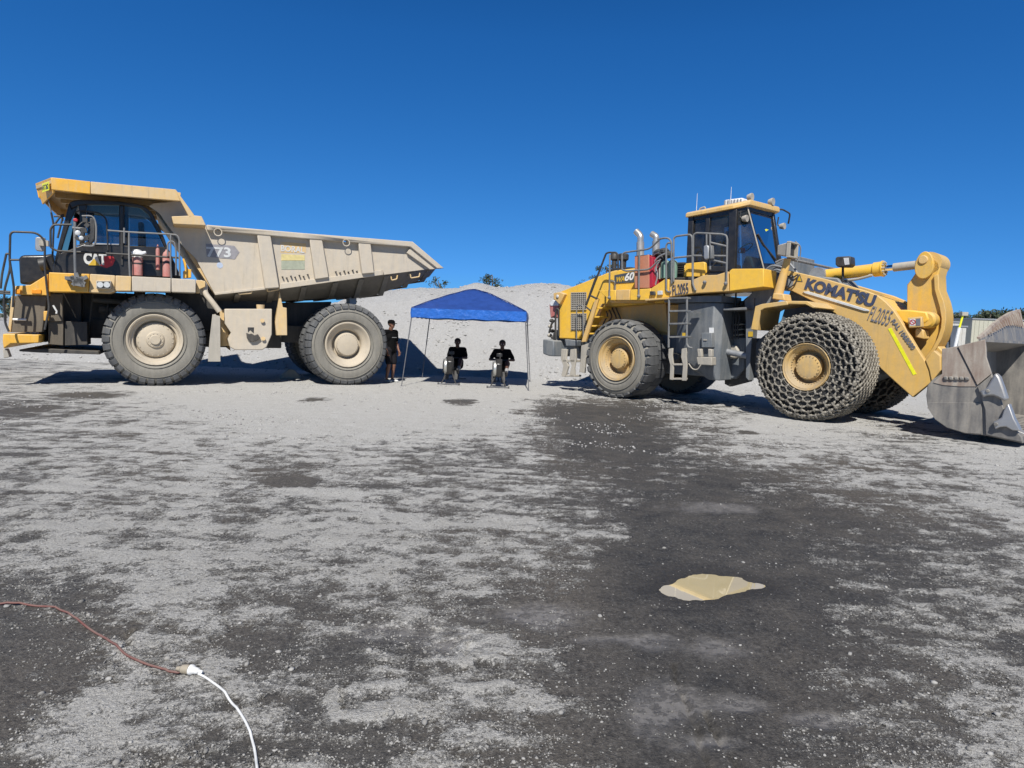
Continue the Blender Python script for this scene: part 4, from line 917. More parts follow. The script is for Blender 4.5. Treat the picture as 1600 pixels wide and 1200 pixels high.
prism(LF, [(859,472),(864,468.5),(872,472),(873,477),(860,478)], RH+.08, RH+.12, 'hazard_flag_white', 'white', ldr, .01)
for pts in ([(868,530),(868,490),(870,482),(873,484),(873,525)], [(858,520),(862,505),(868,500)], [(864,552),(866,520)]):
    railpx(LF, pts, RH-.1, .028).obj('rear_hose', M['blackm'], ldr)
for k, (x, y) in enumerate(((862,501),(860,510),(863,517),(859,524),(864,527),(861,533))):
    MB().ball(LF.p3(x, y, RH+.1), .065, 8, (1, 1.2, .9)).obj('rear_fitting', M['cream' if k % 2 else 'blackm'], ldr)
for pts in ([(877,545),(886,546),(884,560),(888,572),(883,589),(877,588),(880,572),(876,560)], [(891,546),(899,545),(900,560),(897,575),(898,589),(889,588),(893,572),(890,560)], [(908,540),(921,536),(922,548),(915,560),(913,583),(905,581),(907,560)]):
    prism(LF, pts, .30, .36, 'step_hanger', 'cream', ldr, .01)
prism(LF, [(879,562),(898,562),(898,566),(879,566)], .30, .6, 'rear_step', 'cream', ldr, .01)
prism(LF, [(884,586),(897,586),(897,589),(884,589)], .30, .6, 'rear_step', 'cream', ldr, .01)
prism(LF, [(882,530),(902,532),(900,541),(884,541)], RH-.1, RH+.5, 'tail_lamp_box', 'lgrey', ldr, .02)
# platform fascia panels
for pts, m in (([(935,454),(962,453),(962,469),(952,469)], 'lyel'), ([(962.6,453),(984,452.4),(984,469),(962.6,469)], 'lyeld'), ([(984.6,452.4),(1011.5,451),(1017,450.5),(1017,469),(984.6,469)], 'lyel'),
               ([(1017.5,450.3),(1038,436.5),(1045,436.5),(1045,464),(1017.5,468.5)], 'lyel'), ([(1045.6,437),(1080,438),(1081,458.6),(1045.6,463.8)], 'lyeld'),
               ([(1081.6,437.5),(1099,430),(1120,429.5),(1137,424),(1139,455),(1081.6,458.5)], 'lyeld'), ([(1139.6,423),(1144,420),(1193,419.6),(1193,448),(1139.6,455)], 'lyel')):
    prism(LF, pts, .15, .75, 'platform_panel', m, ldr, .012)
prism(LF, [(1008,467),(1045,464.6),(1045,467),(1008,470)], .0, .2, 'walkway_edge', 'lyeld', ldr, .006)
prism(LF, [(952,469.5),(1011,469.5),(1011,473),(955,473)], .4, 2.8, 'walkway_floor', 'lyeld', ldr, .006)
prism(LF, [(1071,411.6),(1099,409),(1101,411),(1102,432),(1068,432.6)], .62, .72, 'platform_side_panel', 'lyel', ldr, .012)
text_on(LF, 'FL2055', (1051.5,461.5), (1076,458), .235, .135, M['navy'], ldr, offs=-.01, thick=.012)
c_ = prism(LF, [(1015,455),(1022,455),(1023,461),(1015,461)], .08, .14, 'side_lamp', 'blackm', ldr, .01)
c_ = prism(LF, [(1027,454.5),(1034,454),(1034,460.5),(1027,461)], .08, .14, 'side_lamp', 'lens', ldr, .01)
prism(LF, [(960,430),(991,424),(991,441),(960,443)], RH-.016, RH-.003, 'model_decal', 'decalk', ldr, 0)
text_on(LF, 'WA', (963.5,441), (976,439.5), .13, RH-.018, M['capyel'], ldr, offs=.03, shear=.3)
text_on(LF, '60', (976.5,439.5), (991.5,437), .20, RH-.018, M['white'], ldr, offs=.03, shear=.3)
# red box, hoses and bottles on the walkway
rb = prism(LF, [(991.5,400),(1014,397.5),(1014.5,450),(991.5,450.5)], .18, .75, 'equipment_box', 'salmon', ldr, .012)
prism(LF, [(1014.2,399),(1019,402),(1020,448),(1014.8,450)], .19, .75, 'box_end', 'crimson', rb, .008)
for pts in ([(1016,450),(1019,420),(1017,405),(1022,397),(1030,394)], [(1020,448),(1024,425),(1021,410),(1030,400),(1040,396)], [(1024,445),(1028,430),(1024,418),(1032,405)]):
    railpx(LF, pts, .3, .02, fil=.3).obj('hose', M['galv'], ldr)
for x, y, s_ in ((1031,396,.16),(1038,393,.13),(1044,398,.13),(1035,404,.12),(1028,402,.1)):
    MB().ball(LF.p3(x, y, .5), s_, 10, (1, 1, .7)).obj('hose_coil', M['blackm'], ldr)
for x in (1026, 1030, 1027.5, 1031): MB().cyl(LF.p3(x, 412+3*(x % 3), .45), LF.p3(x+1, 436, .45), .035, .05, 8).obj('pipe_fitting', M['cream' if int(x) % 2 else 'blackm'], ldr)
for x0 in (1038.5, 1050):
    a_ = LF(x0, 436, .5); h = LF(x0, 407, .5)[1]-a_[1]
    MB().lathe([(.001, 0), (.115, .02), (.115, h*.88), (.07, h), (.001, h)], c=(a_[0], .5, a_[1]), n=18, axis='z').obj('green_tank', M['green'], ldr)
bb = prism(LF, [(1055,410),(1069,409.5),(1067,433),(1055,433)], .7, 1.5, 'black_vent_box', 'blackm', ldr, .01)
for k in range(6): prism(LF, [(1055,412+3.5*k),(1069,411.6+3.5*k),(1069,413+3.5*k),(1055,413.4+3.5*k)], .68, .7, 'louvre', 'blackm', bb, 0)
prism(LF, [(1052,433),(1081,433),(1081,439),(1052,439)], .5, .9, 'platform_step', 'blackm', ldr, .01)
# exhausts, pre-cleaner
for x, yb, yt, ex, ey, w_ in ((1000.5, 420, 378.5, 994, 361.5, 1.5), (1025, 418, 377, 1018.5, 365.5, 2.0)):
    b0 = LF.p3(x, yb, w_); t0 = LF.p3(x, yt, w_); e0 = LF.p3(ex, ey, w_); r_ = .10
    MB().cyl(b0, t0, r_, r_, 20).obj('exhaust_sleeve', M['galv'], ldr)
    t1 = t0+Vector((0, 0, .06)); mid = Vector(((t1.x*.9+e0.x*.1), w_, (t1.z*.55+e0.z*.45)))
    MB().tube(smooth_path([t0-Vector((0, 0, .1)), t1, mid, e0], 5), .085, 16).obj('exhaust_tip', M['alu'], ldr)
for x0, x1, yt, yb in ((955,965,396,407.5), (967,980.5,397,407.5)):
    a_ = LF((x0+x1)/2, yb, 1.4); r_ = (LF(x1, yb, 1.4)[0]-LF(x0, yb, 1.4)[0])/2; h = LF(x0, yt, 1.4)[1]-a_[1]
    pc = MB().lathe([(.001, 0), (r_*.7, 0), (r_, h*.2), (r_, h*.85), (r_*.8, h), (.001, h)], c=(a_[0], 1.4, a_[1]), n=18, axis='z').obj('air_precleaner', M['blackm'], ldr)
    MB().cyl((a_[0], 1.4, a_[1]), (a_[0], 1.4, a_[1]-.35), r_*.6, r_*.6, 14).obj('precleaner_stem', M['blackm'], pc)
prism(LF, [(945,424),(958,419),(985,417),(985,420),(958,424)], 1.1, 2.4, 'hood_top_cover', 'blackm', ldr, .01)
# tanks and ladder between the wheels
tk = MB()
a0 = LF(1049, 468, .45); a1 = LF(1130, 458, .45); zb = LF(1100, 598, .3)[1]; zm = 1.05
loop = [(a0[0], 1.2), (a0[0], .75), (a0[0]+.45, .42), (a1[0]-.15, .35), (a1[0], .5), (a1[0], 1.2)]
tk.loft([[(x, y, .62) for x, y in [(a0[0]+.9, 1.2), (a0[0]+.9, .8), (a0[0]+1.0, .6), (a1[0]-.1, .5), (a1[0]-.02, .6), (a1[0]-.02, 1.2)]], [(x, y, zm) for x, y in loop], [(x, y, 2.35) for x, y in loop]])
tk.obj('hydraulic_tank', M['lgrey'], ldr, .02)
MB().box(a0[0]-.1, a1[0]+.05, .3, 1.2, 2.36, 2.5).obj('tank_top_shelf', M['lgrey'], ldr, .01)
prism(LF, [(1096,520),(1112,520),(1112,543),(1096,543)], .26, .4, 'switch_box', 'lgrey', ldr, .01)
prism(LF, [(1099,530),(1104,530),(1104,532),(1099,532)], .24, .26, 'box_latch', 'cream', ldr, 0)
prism(LF, [(1108,512),(1115,512),(1115,520),(1108,520)], .33, .345, 'white_sticker', 'white', ldr, 0)
prism(LF, [(1066,520),(1072,520),(1072,526),(1066,526)], .02, .05, 'yellow_sticker', 'capyel', ldr, 0)
lad = MB(); railpx(LF, [(1045.5,466),(1044.8,543)], .02, .024, lad).obj('ladder_rail', M['railg'], ldr)
lad = MB(); railpx(LF, [(1073.5,464),(1073,538),(1076,543),(1082,544)], .02, .024, lad).obj('ladder_rail', M['railg'], ldr)
for y in (466, 486, 505.8, 526.5):
    prism(LF, [(1045.5,y-1.2),(1073.5,y-1.8),(1073.5,y+.9),(1045.5,y+1.5)], -.01, .16, 'ladder_rung', 'railg', ldr, .005)
for pts in ([(1044.5,545),(1051,544),(1050,555),(1052,570),(1051,594),(1046,593),(1047,570),(1044,558)], [(1065,545),(1073,543.5),(1072,556),(1073,570),(1071.5,595),(1065,595),(1067,570),(1064,558)]):
    prism(LF, pts, .02, .07, 'rubber_step_hanger', 'cream', ldr, .008)
for y in (569, 591.5): prism(LF, [(1050,y-1),(1066,y-1),(1066,y+1.8),(1050,y+1.8)], .02, .25, 'ladder_rung', 'cream', ldr, .004)
prism(LF, [(1072,485),(1084,486),(1084,488.5),(1072,487)], .0, .3, 'ladder_stay', 'railg', ldr, 0)
cs = MB(); cs.prism(P(LF, [(1088,558),(1112,558),(1112,571),(1090,570)], .1), .1, .3); cs.prism(P(LF, [(1089,545),(1095,545),(1096,558),(1090,558)], .1), .1, .2); cs.prism(P(LF, [(1106,545),(1112,546),(1112,558),(1106,558)], .1), .1, .2)
cs.obj('battery_step', M['cream'], ldr, .015, kind='stuff')
railpx(LF, [(1076,568),(1082,577),(1090,578),(1095,570)], .08, .014, fil=.2).obj('hanging_cable', M['cream'], ldr)
MB().ball(LF.p3(1057, 560, .5), .14, 12).obj('grease_pump', M['blackm'], ldr)
# articulation: hoses, valve stack, grey front pillar
prism(LF, [(1132,470),(1171,470),(1171,596),(1140,604),(1132,600)], 1.15, 1.3, 'articulation_shield', 'dark', ldr, .01)
prism(LF, [(1163,470),(1180,452),(1196,446),(1206,440),(1214,430),(1225,440),(1210,470),(1186,480),(1176,515),(1170,595),(1165,590),(1165,500)], .72, .95, 'front_pillar', 'lgrey', ldr, .012)
prism(LF, [(1130,481.5),(1166,480),(1166,484),(1130,485)], .4, 1.0, 'pivot_walkway', 'railg', ldr, .006)
for k in range(6):
    prism(LF, [(1143,503+4*k),(1160,501.5+4*k),(1160,503.4+4*k),(1143,505+4*k)], 1.0, 1.14, 'valve_block', 'cream' if k % 2 else 'blackm', ldr, .004)
prism(LF, [(1133,538),(1150,540),(1155,552),(1150,560),(1133,562)], .95, 1.14, 'steering_pivot', 'cream', ldr, .03)
MB().cyl(LF.p3(1133, 549, .8), LF.p3(1168, 556, .8), .07, .07, 14).obj('steering_cylinder', M['galv'], ldr)
for k in range(5): railpx(LF, [(1137+4*k,486),(1136+5*k,497),(1140+3*k,512),(1134+5*k,530)], .9, .016, fil=.2).obj('hydraulic_hose', M['blackm'], ldr)
for pts in ([(1127,424),(1133,470),(1131,484)], [(1150,458),(1149,482)], [(1156,478),(1166,466),(1185,457),(1188,450)]):
    railpx(LF, pts, .9, .02).obj('hydraulic_hose', M['blackm'], ldr)
prism(LF, [(1169,518),(1176,518),(1176,526),(1169,526)], .70, .715, 'warning_sticker', 'capyel', ldr, 0)
prism(LF, [(1172,470),(1178,466),(1178,492),(1172,492)], .68, .715, 'pillar_plate', 'railg', ldr, 0)
prism(LF, [(1195,420),(1240,398),(1240,440),(1226,452),(1195,450)], 1.1, 2.2, 'cab_front_shelf', 'lgrey', ldr, .02)
for pts in ([(1194,424),(1205,414),(1226,418),(1234,432)], [(1200,430),(1212,420),(1222,424),(1240,434)], [(1212,410),(1226,403),(1240,418),(1250,432)], [(1205,438),(1225,428),(1244,445)]):
    railpx(LF, pts, 1.0, .022, fil=.3).obj('front_hose', M['galv'], ldr)
# fender over the chained wheel
fp = [(1173,514.5),(1180,478.5),(1190,475),(1229,470),(1261,470.5),(1274,480)]; fi = [(1270,481.5),(1258,475.5),(1231,475),(1192,480),(1185,483.5),(1179.5,516)]
prism(LF, fp+fi, -.02, 1.0, 'front_fender', 'boom', ldr, .012)
prism(LF, [(1173,514.5),(1180,478.5),(1190,475),(1229,470),(1231,476),(1195,481.5),(1188,485),(1184,516)], -.06, -.02, 'fender_lip', 'boom', ldr, .01)
# headlamps on posts
for w_, nm in ((.35, 0), (3.2, 1)):
    if nm == 0:
        MB().prism(P(LF, [(1206,467),(1208,458),(1224,459),(1226,470)], .2), .2, .55).obj('lamp_pedestal', M['lyeld'], ldr, .02)
        ps = LF.p3(1215, 464, .38); pe = LF.p3(1231, 404, .38)
        MB().tube([ps, pe], [.10, .065], 16).obj('lamp_post', M['lyeld'], ldr)
        lx = LF.p3(1219, 393, .38)
        MB().cyl(pe, pe+Vector((0, 2.8, 0)), .03, .03, 8).obj('lamp_crossbar', M['railg'], ldr)
        ho = MB(); ho.loft([[(lx.x-.02, y, z) for y, z in ((.28, lx.z-.08), (.48, lx.z-.08), (.48, lx.z+.12), (.28, lx.z+.12))], [(lx.x+.22, y, z) for y, z in ((.19, lx.z-.13), (.54, lx.z-.13), (.54, lx.z+.15), (.19, lx.z+.15))]])
        h_ = ho.obj('headlamp', M['cream'], ldr, .02)
        for s_ in range(4):
            MB().box(lx.x+.22, lx.x+.30, *((.17, .56) if s_ < 2 else ((.17, .205) if s_ == 2 else (.525, .56))), *((lx.z-.15, lx.z-.115) if s_ == 0 else ((lx.z+.135, lx.z+.17) if s_ == 1 else (lx.z-.115, lx.z+.135)))).obj('headlamp_rim', M['cream'], h_, .008)
        MB().box(lx.x+.222, lx.x+.235, .21, .51, lx.z-.11, lx.z+.13).obj('headlamp_lens', M['blackm'], h_)
        MB().rail([(lx.x+.27, .6, lx.z-.2), (lx.x+.3, .66, lx.z-.1), (lx.x+.3, .66, lx.z+.12), (lx.x+.2, .6, lx.z+.22)], .012).obj('lamp_guard', M['railg'], h_)
# cab ----------------------------------------------------------
def L3(px, py, w): return LF.p3(px, py, w)
zb_, zt = 3.12, 4.42
bot = [(-3.36, .75), (-2.28, .75), (-1.7, 1.05), (-1.7, 1.9), (-2.28, 2.25), (-3.36, 2.25)]
top = [(-3.42, .82), (-2.33, .76), (-2.13, .95), (-2.0, 1.93), (-2.35, 2.15), (-3.42, 2.15)]
zT = [4.40, 4.42, 4.53, 4.50, 4.45, 4.40]; zB = [3.16, 3.12, 3.14, 3.2, 3.12, 3.16]
def cp_(i, t, ins=0.):
    b = bot[i]; u = top[i]; cx, cy = -2.6, 1.5
    x = b[0]+(u[0]-b[0])*t; y = b[1]+(u[1]-b[1])*t; z = zB[i]+(zT[i]-zB[i])*t
    return Vector((x+(cx-x)*ins, y+(cy-y)*ins, z))
cb = MB()
cb.loft([[Vector((b[0], b[1], 2.6)) for b in bot], [Vector((b[0], b[1], z)) for b, z in zip(bot, zB)]])
cabl = cb.obj('cab', M['black'], ldr, .015)
pm_ = MB()
def pillar(i, wx, wy, t0=-.02, t1=1.0):
    a, b = cp_(i, t0), cp_(i, t1); 
    pm_.loft([[p+Vector((sx*wx, sy*wy, 0)) for sx, sy in ((-1, -1), (1, -1), (1, 1), (-1, 1))] for p in (a, b)])
pillar(0, .07, .05); pillar(1, .09, .05); pillar(3, .03, .05); pillar(4, .07, .05); pillar(5, .07, .05)
a, b = cp_(0, 0).lerp(cp_(1, 0), .38), cp_(0, 1).lerp(cp_(1, 1), .42)
pm_.loft([[p+Vector((sx*.05, sy*.04, 0)) for sx, sy in ((-1, -1), (1, -1), (1, 1), (-1, 1))] for p in (a, b)])
for t, h in ((.0, .06), (.97, .07)):
    for i in range(6):
        j = (i+1) % 6; p, q = cp_(i, t), cp_(j, t); d = (q-p).normalized(); nrm_ = Vector((d.y, -d.x, 0))*.03
        if i in (1, 2) and t == 0: continue
        pm_.loft([[r+nrm_*s1+Vector((0, 0, s2*h)) for s1, s2 in ((-1, -1), (1, -1), (1, 1), (-1, 1))] for r in (p, q)])
pm_.obj('cab_frame', M['black'], cabl, .008, kind='stuff')
def pane(i, j, t0, t1, u0, u1, nm, mat='glass', ins=.015):
    mb = MB(); A = cp_(i, t0, ins).lerp(cp_(j, t0, ins), u0); B = cp_(i, t0, ins).lerp(cp_(j, t0, ins), u1); Cc = cp_(i, t1, ins).lerp(cp_(j, t1, ins), u1); D = cp_(i, t1, ins).lerp(cp_(j, t1, ins), u0)
    n_ = (B-A).cross(D-A).normalized()*.008
    mb.add([A, B, Cc, D, A+n_, B+n_, Cc+n_, D+n_], [(0,1,2,3),(7,6,5,4),(0,4,5,1),(1,5,6,2),(2,6,7,3),(3,7,4,0)]); return mb.obj(nm, M[mat], cabl)
pane(0, 1, .14, .95, .05, .38, 'rear_side_window', 'glass'); pane(0, 1, .02, .95, .46, .92, 'door_window', 'glass')
pane(1, 2, .0, .97, .14, 1, 'corner_window', 'glass'); pane(2, 3, .0, .97, .0, 1, 'windscreen', 'glass'); pane(3, 4, .02, .97, .06, .95, 'far_corner_window', 'glass')
pane(4, 5, .1, .95, .08, .5, 'far_window', 'glass'); pane(4, 5, .1, .95, .55, .95, 'far_window', 'glass'); pane(5, 0, .1, .95, .06, .94, 'rear_window', 'glass')
MB().tube([cp_(2, -.05)+Vector((.01, -.01, 0)), cp_(2, 1.0)+Vector((.01, -.01, 0))], .016, 8).obj('windscreen_seal', M['cream'], cabl)
st = MB(); st.box(-3.0, -2.55, 1.2, 1.7, 3.05, 3.3); st.obj('driver_seat', M['seat'], cabl, .05)
MB().prism([(-3.0, 3.3), (-2.87, 3.3), (-3.0, 4.0), (-3.12, 4.0)], 1.22, 1.68).obj('seat_back', M['seat'], cabl, .04)
MB().prism([(-2.3, 3.1), (-1.95, 3.1), (-2.05, 3.42), (-2.2, 3.45)], 1.15, 1.8).obj('dashboard', M['lgrey'], cabl, .04)
MB().lathe([(.17, 0), (.185, .012), (.17, .024), (.16, .012)], n=24, closed=True, axis='z').obj('steering_wheel', M['cream'], cabl, loc=(-2.25, 1.25, 3.62), rot=(0, R(-35), 0))
MB().box(-2.62, -2.5, .95, 1.0, 3.75, 4.0).obj('hanging_red_tag', M['pink'], cabl, .02)
MB().box(-2.3, -2.2, 1.1, 1.15, 3.5, 3.62).obj('red_control', M['red'], cabl, .01)
q = cp_(2, .5, .03).lerp(cp_(3, .5, .03), .62)
MB().box(q.x-.03, q.x-.02, q.y-.06, q.y+.05, q.z+.0, q.z+.22).obj('yellow_window_notice', M['hivis'], cabl)
MB().cyl((q.x-.03, q.y, q.z-.14), (q.x-.01, q.y, q.z-.14), .065, .065, 14).obj('round_window_notice', M['white'], cabl)
wp_ = MB(); wp_.tube([cp_(2, .08, -.02).lerp(cp_(3, .08, -.02), .9), cp_(2, .38, -.02).lerp(cp_(3, .38, -.02), .3), cp_(2, .55, -.02).lerp(cp_(3, .55, -.02), .15)], .018, 6); wp_.obj('windscreen_wiper', M['blackm'], cabl)
rf = MB()
ro = [(-3.52, .70), (-2.30, .66), (-2.02, .88), (-1.86, 2.0), (-2.3, 2.32), (-3.52, 2.3)]; rz = [4.36, 4.43, 4.52, 4.50, 4.44, 4.36]
rf.loft([[(x, y, z) for (x, y), z in zip(ro, rz)], [(x, y, z+.075) for (x, y), z in zip(ro, rz)], [(x*.985-.04, y*.94+.09, z+.12) for (x, y), z in zip(ro, rz)]])
roof = rf.obj('cab_roof', M['lyeld'], ldr, .012)
MB().box(-2.92, -2.45, 1.35, 1.8, 4.55, 4.80).obj('air_conditioner_box', M['white'], roof, .04)
for k in range(6): MB().box(-2.90+.08*k, -2.87+.08*k, 1.33, 1.345, 4.57, 4.77).obj('vent_slot', M['galv'], roof)
for q in ((-3.42, 1.0, 4.55, .40), (-2.72, 1.3, 4.78, .28)): MB().cyl((q[0], q[1], q[2]-.1), (q[0], q[1], q[2]+q[3]), .008, .004, 6).obj('antenna', M['white'], roof)
MB().rail([(-3.3, .95, 4.5), (-3.3, .95, 4.58), (-3.16, .95, 4.6), (-3.16, .95, 4.5)], .02, .04).obj('roof_loop', M['cream'], roof)
for (x, y, z) in ((-2.12, 1.05, 4.72), (-1.95, 1.72, 4.70)):
    l_ = MB().lathe([(.001, -.05), (.06, -.05), (.085, .03), (.085, .06), (.001, .055)], c=(x, y, z), n=16, axis='x').obj('work_lamp', M['cream'], roof)
    MB().cyl((x, y, z-.08), (x, y, z-.16), .02, .02, 8).obj('lamp_stem', M['blackm'], l_)
for (x, y, z) in ((-2.1, .84, 4.22), (-1.85, 2.15, 4.2)):
    l_ = MB().lathe([(.001, -.05), (.055, -.05), (.075, .03), (.075, .06), (.001, .055)], c=(x, y, z), n=16, axis='x').obj('work_lamp', M['cream'], ldr)
    MB().rail([(x-.05, y, z), (x-.12, y, z+.05), (x-.1, y, z+.22)], .015, .03, 6).obj('lamp_bracket', M['blackm'], l_)
MB().rail([(-1.95, 1.9, 4.55), (-1.85, 2.1, 4.58), (-1.75, 2.3, 4.5), (-1.8, 2.35, 4.28)], .02, .05).obj('mirror_arm', M['blackm'], ldr)
# handrails
rails(LF, [[(916,477),(947,396),(951,394.5),(962.5,394.5),(965.7,398),(965.7,422.5)], [(932,431),(916,475)], [(921,461),(935,468)], [(915,479),(926,488)]], .28, .024, 'blackm', ldr)
rails(LF, [[(953,398),(952,464.5)], [(972,421),(972,398),(975.6,394.5),(1015,389),(1033,372)], [(1028,374),(1040,371.5),(1046.5,373.5),(1049,379),(1049.5,443)], [(972,421),(978,423.5),(1015,421),(1029,407)], [(999,390),(998,463)],
           [(1041,452),(1041,383),(1044,379),(1048,380)], [(1041,452),(1043,456),(1048,456)],
           [(1052.6,440),(1052.6,372),(1057,369),(1078,366.5),(1081.5,370),(1082.5,445),(1087,454)], [(1052.6,403),(1082,400)],
           [(1082.5,430),(1083.4,367),(1088,364),(1128,366),(1135,368),(1136.4,374),(1135,442)], [(1109.6,379),(1136,385)], [(1084,399.5),(1135,400)], [(1110.5,406),(1136,411.6)], [(1109.6,365),(1109.6,421)]], .12, .022, 'railg', ldr)
rails(LF, [[(901,530),(901,479),(904,477),(911,477),(911.5,530)], [(904,445),(914,438),(923,433),(928,432)][0:0] or [(961,453),(961.5,440),(955,439)]], .5, .018, 'railg', ldr)
rails(LF, [[(1102,430),(1118,410)], [(1118,442),(1133,424)]], .3, .014, 'blackm', ldr, 'rail_brace')
mr = prism(LF, [(1099,384),(1105,382.5),(1107,385),(1107,404),(1102,406),(1099,403)], .0, .06, 'mirror', 'galv', ldr, .02)
prism(LF, [(1108.5,384),(1112,383),(1113,404),(1109,405)], .0, .1, 'mirror', 'railg', ldr, .015)
railpx(LF, [(1104,366),(1104,384)], .05, .018).obj('mirror_stay', M['railg'], ldr)
for x, y in ((1101, 441), (1134, 443), (952, 465), (998, 463)):
    MB().ball(LF.p3(x, y, .1), .045, 8).obj('rail_foot', M['railg'], ldr)
# rear stairway
prism(LF, [(929,469),(935,467),(915,534),(908,534.5)], .25, .31, 'stair_stringer', 'lyeld', ldr, .008)
prism(LF, [(939,475),(943,474),(935,496),(930,496)], .55, .61, 'stair_stringer', 'lyeld', ldr, .008)
for y, x in ((481, 933), (495, 928.5), (509, 924), (521, 920)): prism(LF, [(x-1,y-1),(x+9,y-1),(x+7,y+1.5),(x-2,y+1.5)], .32, .7, 'stair_tread', 'lyel', ldr, .006)
# boom ---------------------------------------------------------
BW = .95
bpoly = [(1227,426),(1232.5,422.5),(1290,436),(1355,455),(1372,462),(1385,472.5),(1397.5,486),(1408,502),(1417,517),(1431,541),(1445,563),(1451,578),(1455,597),(1426,621),(1400,598),(1377,577),(1355,553),(1330,520),(1305,490),(1282,477),(1250,461),(1225,449),(1223,437)]
near = prism(LF, bpoly, BW, BW+.14, 'lift_arm', 'boom', ldr, .015)
farp = P(LF, bpoly, BW)
MB().prism(farp, 2.46, 2.60).obj('lift_arm', M['boom'], ldr, .015)
MB().prism([LF(*p, BW) for p in [(1340,455),(1372,466),(1392,484),(1385,500),(1340,480)]], BW+.14, 2.46).obj('boom_cross_tube', M['lyel'], ldr, .02)
prism(LF, [(1445,563),(1459,547),(1470,556),(1470.5,588),(1464,592),(1455,597),(1451,578)], BW-.02, BW+.16, 'boom_end_boss', 'boom', ldr, .02)
prism(LF, [(1254,456),(1262,455),(1357,484),(1358,486.5),(1350,486),(1258,458.5)], BW-.03, BW, 'white_trim_bar', 'whited', ldr, .006)
text_on(LF, "KOMAT'SU", (1256.5,451.5), (1364,480), .245, BW-.008, M['navy'], ldr, offs=.05, thick=.008)
text_on(LF, 'FL2055', (1355,500), (1387.5,509.5), .29, BW-.008, M['greyletter'], ldr, offs=.0, shear=0.1, thick=.008)
text_on(LF, 'RAL 1068080', (1392,502), (1425,547), .085, BW-.008, M['greyletter'], ldr, offs=.02, thick=.008)
prism(LF, [(1387.5,514),(1392.5,512),(1432,584.5),(1426.5,586)], BW-.006, BW-.001, 'reflective_stripe', 'hivis', ldr, 0)
tr_ = prism(LF, [(1243,439.5),(1249.5,428),(1254,440.5)], BW-.006, BW-.001, 'warning_triangle', 'decalk', ldr, 0)
prism(LF, [(1245,438.5),(1249.3,431),(1252.3,439.3)], BW-.010, BW-.0065, 'triangle_face', 'capyel', tr_, 0)
for i in range(1): MB().cyl(LF.p3(1236, 440, BW-.02), LF.p3(1236, 440, 2.65), .13, .13, 20).obj('boom_pivot_pin', M['lgrey'], ldr)
# tilt cylinder, bellcrank, link
CW = 1.78
q0, q1, q2 = L3(1282, 431, CW), L3(1381, 420, CW), L3(1440, 413, CW); d = (q2-q0).normalized(); q1 = q0+d*(q1-q0).dot(d)
MB().tube([q0, q0+(q1-q0)*.86, q0+(q1-q0)*.861, q1-d*.03, q1-d*.029, q1], [.125, .125, .15, .15, .165, .165], 24).obj('tilt_cylinder', M['lyel'], ldr, sharp=30)
cbm = MB()
for k in range(12):
    a = 2*PI*k/12; u = d.cross(Vector((0, 1, 0))).normalized(); v = Vector((0, 1, 0)); o_ = (u*math.cos(a)+v*math.sin(a))*.13; cbm.cyl(q1+o_, q1+o_+d*.035, .02, .02, 6)
cbm.obj('cylinder_head_bolts', M['cream'], ldr, kind='stuff')
MB().cyl(q1, q2-d*.45, .058, .058, 16).obj('cylinder_rod', M['chrome'], ldr)
MB().cyl(q2-d*.5, q2-d*.1, .085, .085, 16).obj('rod_end', M['cream'], ldr)
MB().lathe([(.001, -.2), (.17, -.2), (.17, .2), (.001, .2)], c=tuple(q0), n=24).obj('cylinder_base_eye', M['galv'], ldr)
u = Vector((-d.z, 0, d.x))
MB().rail([q0-u*.17+d*.1-Vector((0, .1, 0)), q0-u*.17+d*.8-Vector((0, .1, 0)), q0-u*.12+d*1.1-Vector((0, .12, 0)), q1-u*.12-d*.25-Vector((0, .1, 0))], .028, .1).obj('cylinder_pipe', M['cream'], ldr)
bell_pts = [(1432,413),(1434,406),(1440,402),(1450,401),(1461,405),(1467,410),(1469,418),(1466,429),(1467,452),(1474,470),(1477.5,485),(1478,500),(1476,515),(1471,530),(1462,546),(1451,561),(1446,564),(1430,545),(1417,517),(1408,500),(1408,486),(1417,488),(1417,445),(1424,436),(1430,427)]
MB().prism(P(LF, bell_pts, 1.5), 1.5, 2.05).obj('bellcrank', M['bell'], ldr, .02)
rimp = [(1466,429),(1467,452),(1474,470),(1477.5,485),(1478,500),(1476,515),(1471,530),(1462,546),(1451,561),(1446,564),(1444,560),(1456,545),(1465,528),(1470,512),(1471,498),(1468,480),(1460,452),(1459,430)]
MB().prism(P(LF, rimp, 1.44), 1.44, 1.5).obj('bellcrank_rib', M['boom'], ldr, .008)
bo = MB(); c0 = L3(1444, 416, 1.42); bo.prism([(c0.x+.16*math.cos(a)*1.0, c0.z+(.30 if math.sin(a) >= 0 else .22)*math.sin(a)-.02) for a in np.linspace(0, 2*PI, 29)[:-1]], 1.40, 1.5); bo.obj('pin_boss', M['bell'], ldr, .012)
pn = MB().lathe([(.001, -.03), (.07, -.03), (.085, -.01), (.085, .02), (.001, .02)], c=(c0.x-.02, 1.40, c0.z+.12), n=20).obj('pin', M['lyeld'], ldr)
MB().lathe([(.001, -.3), (.21, -.3), (.21, .3), (.001, .3)], c=tuple(L3(1459, 413, 1.8)), n=28).obj('rod_clevis', M['boom'], ldr)
prism(LF, [(1396,484),(1420,484),(1448,487),(1452,500),(1440,508),(1418,507),(1403,500)], BW+.16, 1.42, 'bellcrank_support', 'lyel', ldr, .03)
MB().lathe([(.001, -.1), (.12, -.1), (.16, -.06), (.16, .2), (.001, .2)], c=tuple(L3(1449, 500, BW+.28)), n=24).obj('pivot_boss', M['bell'], ldr, sharp=30)
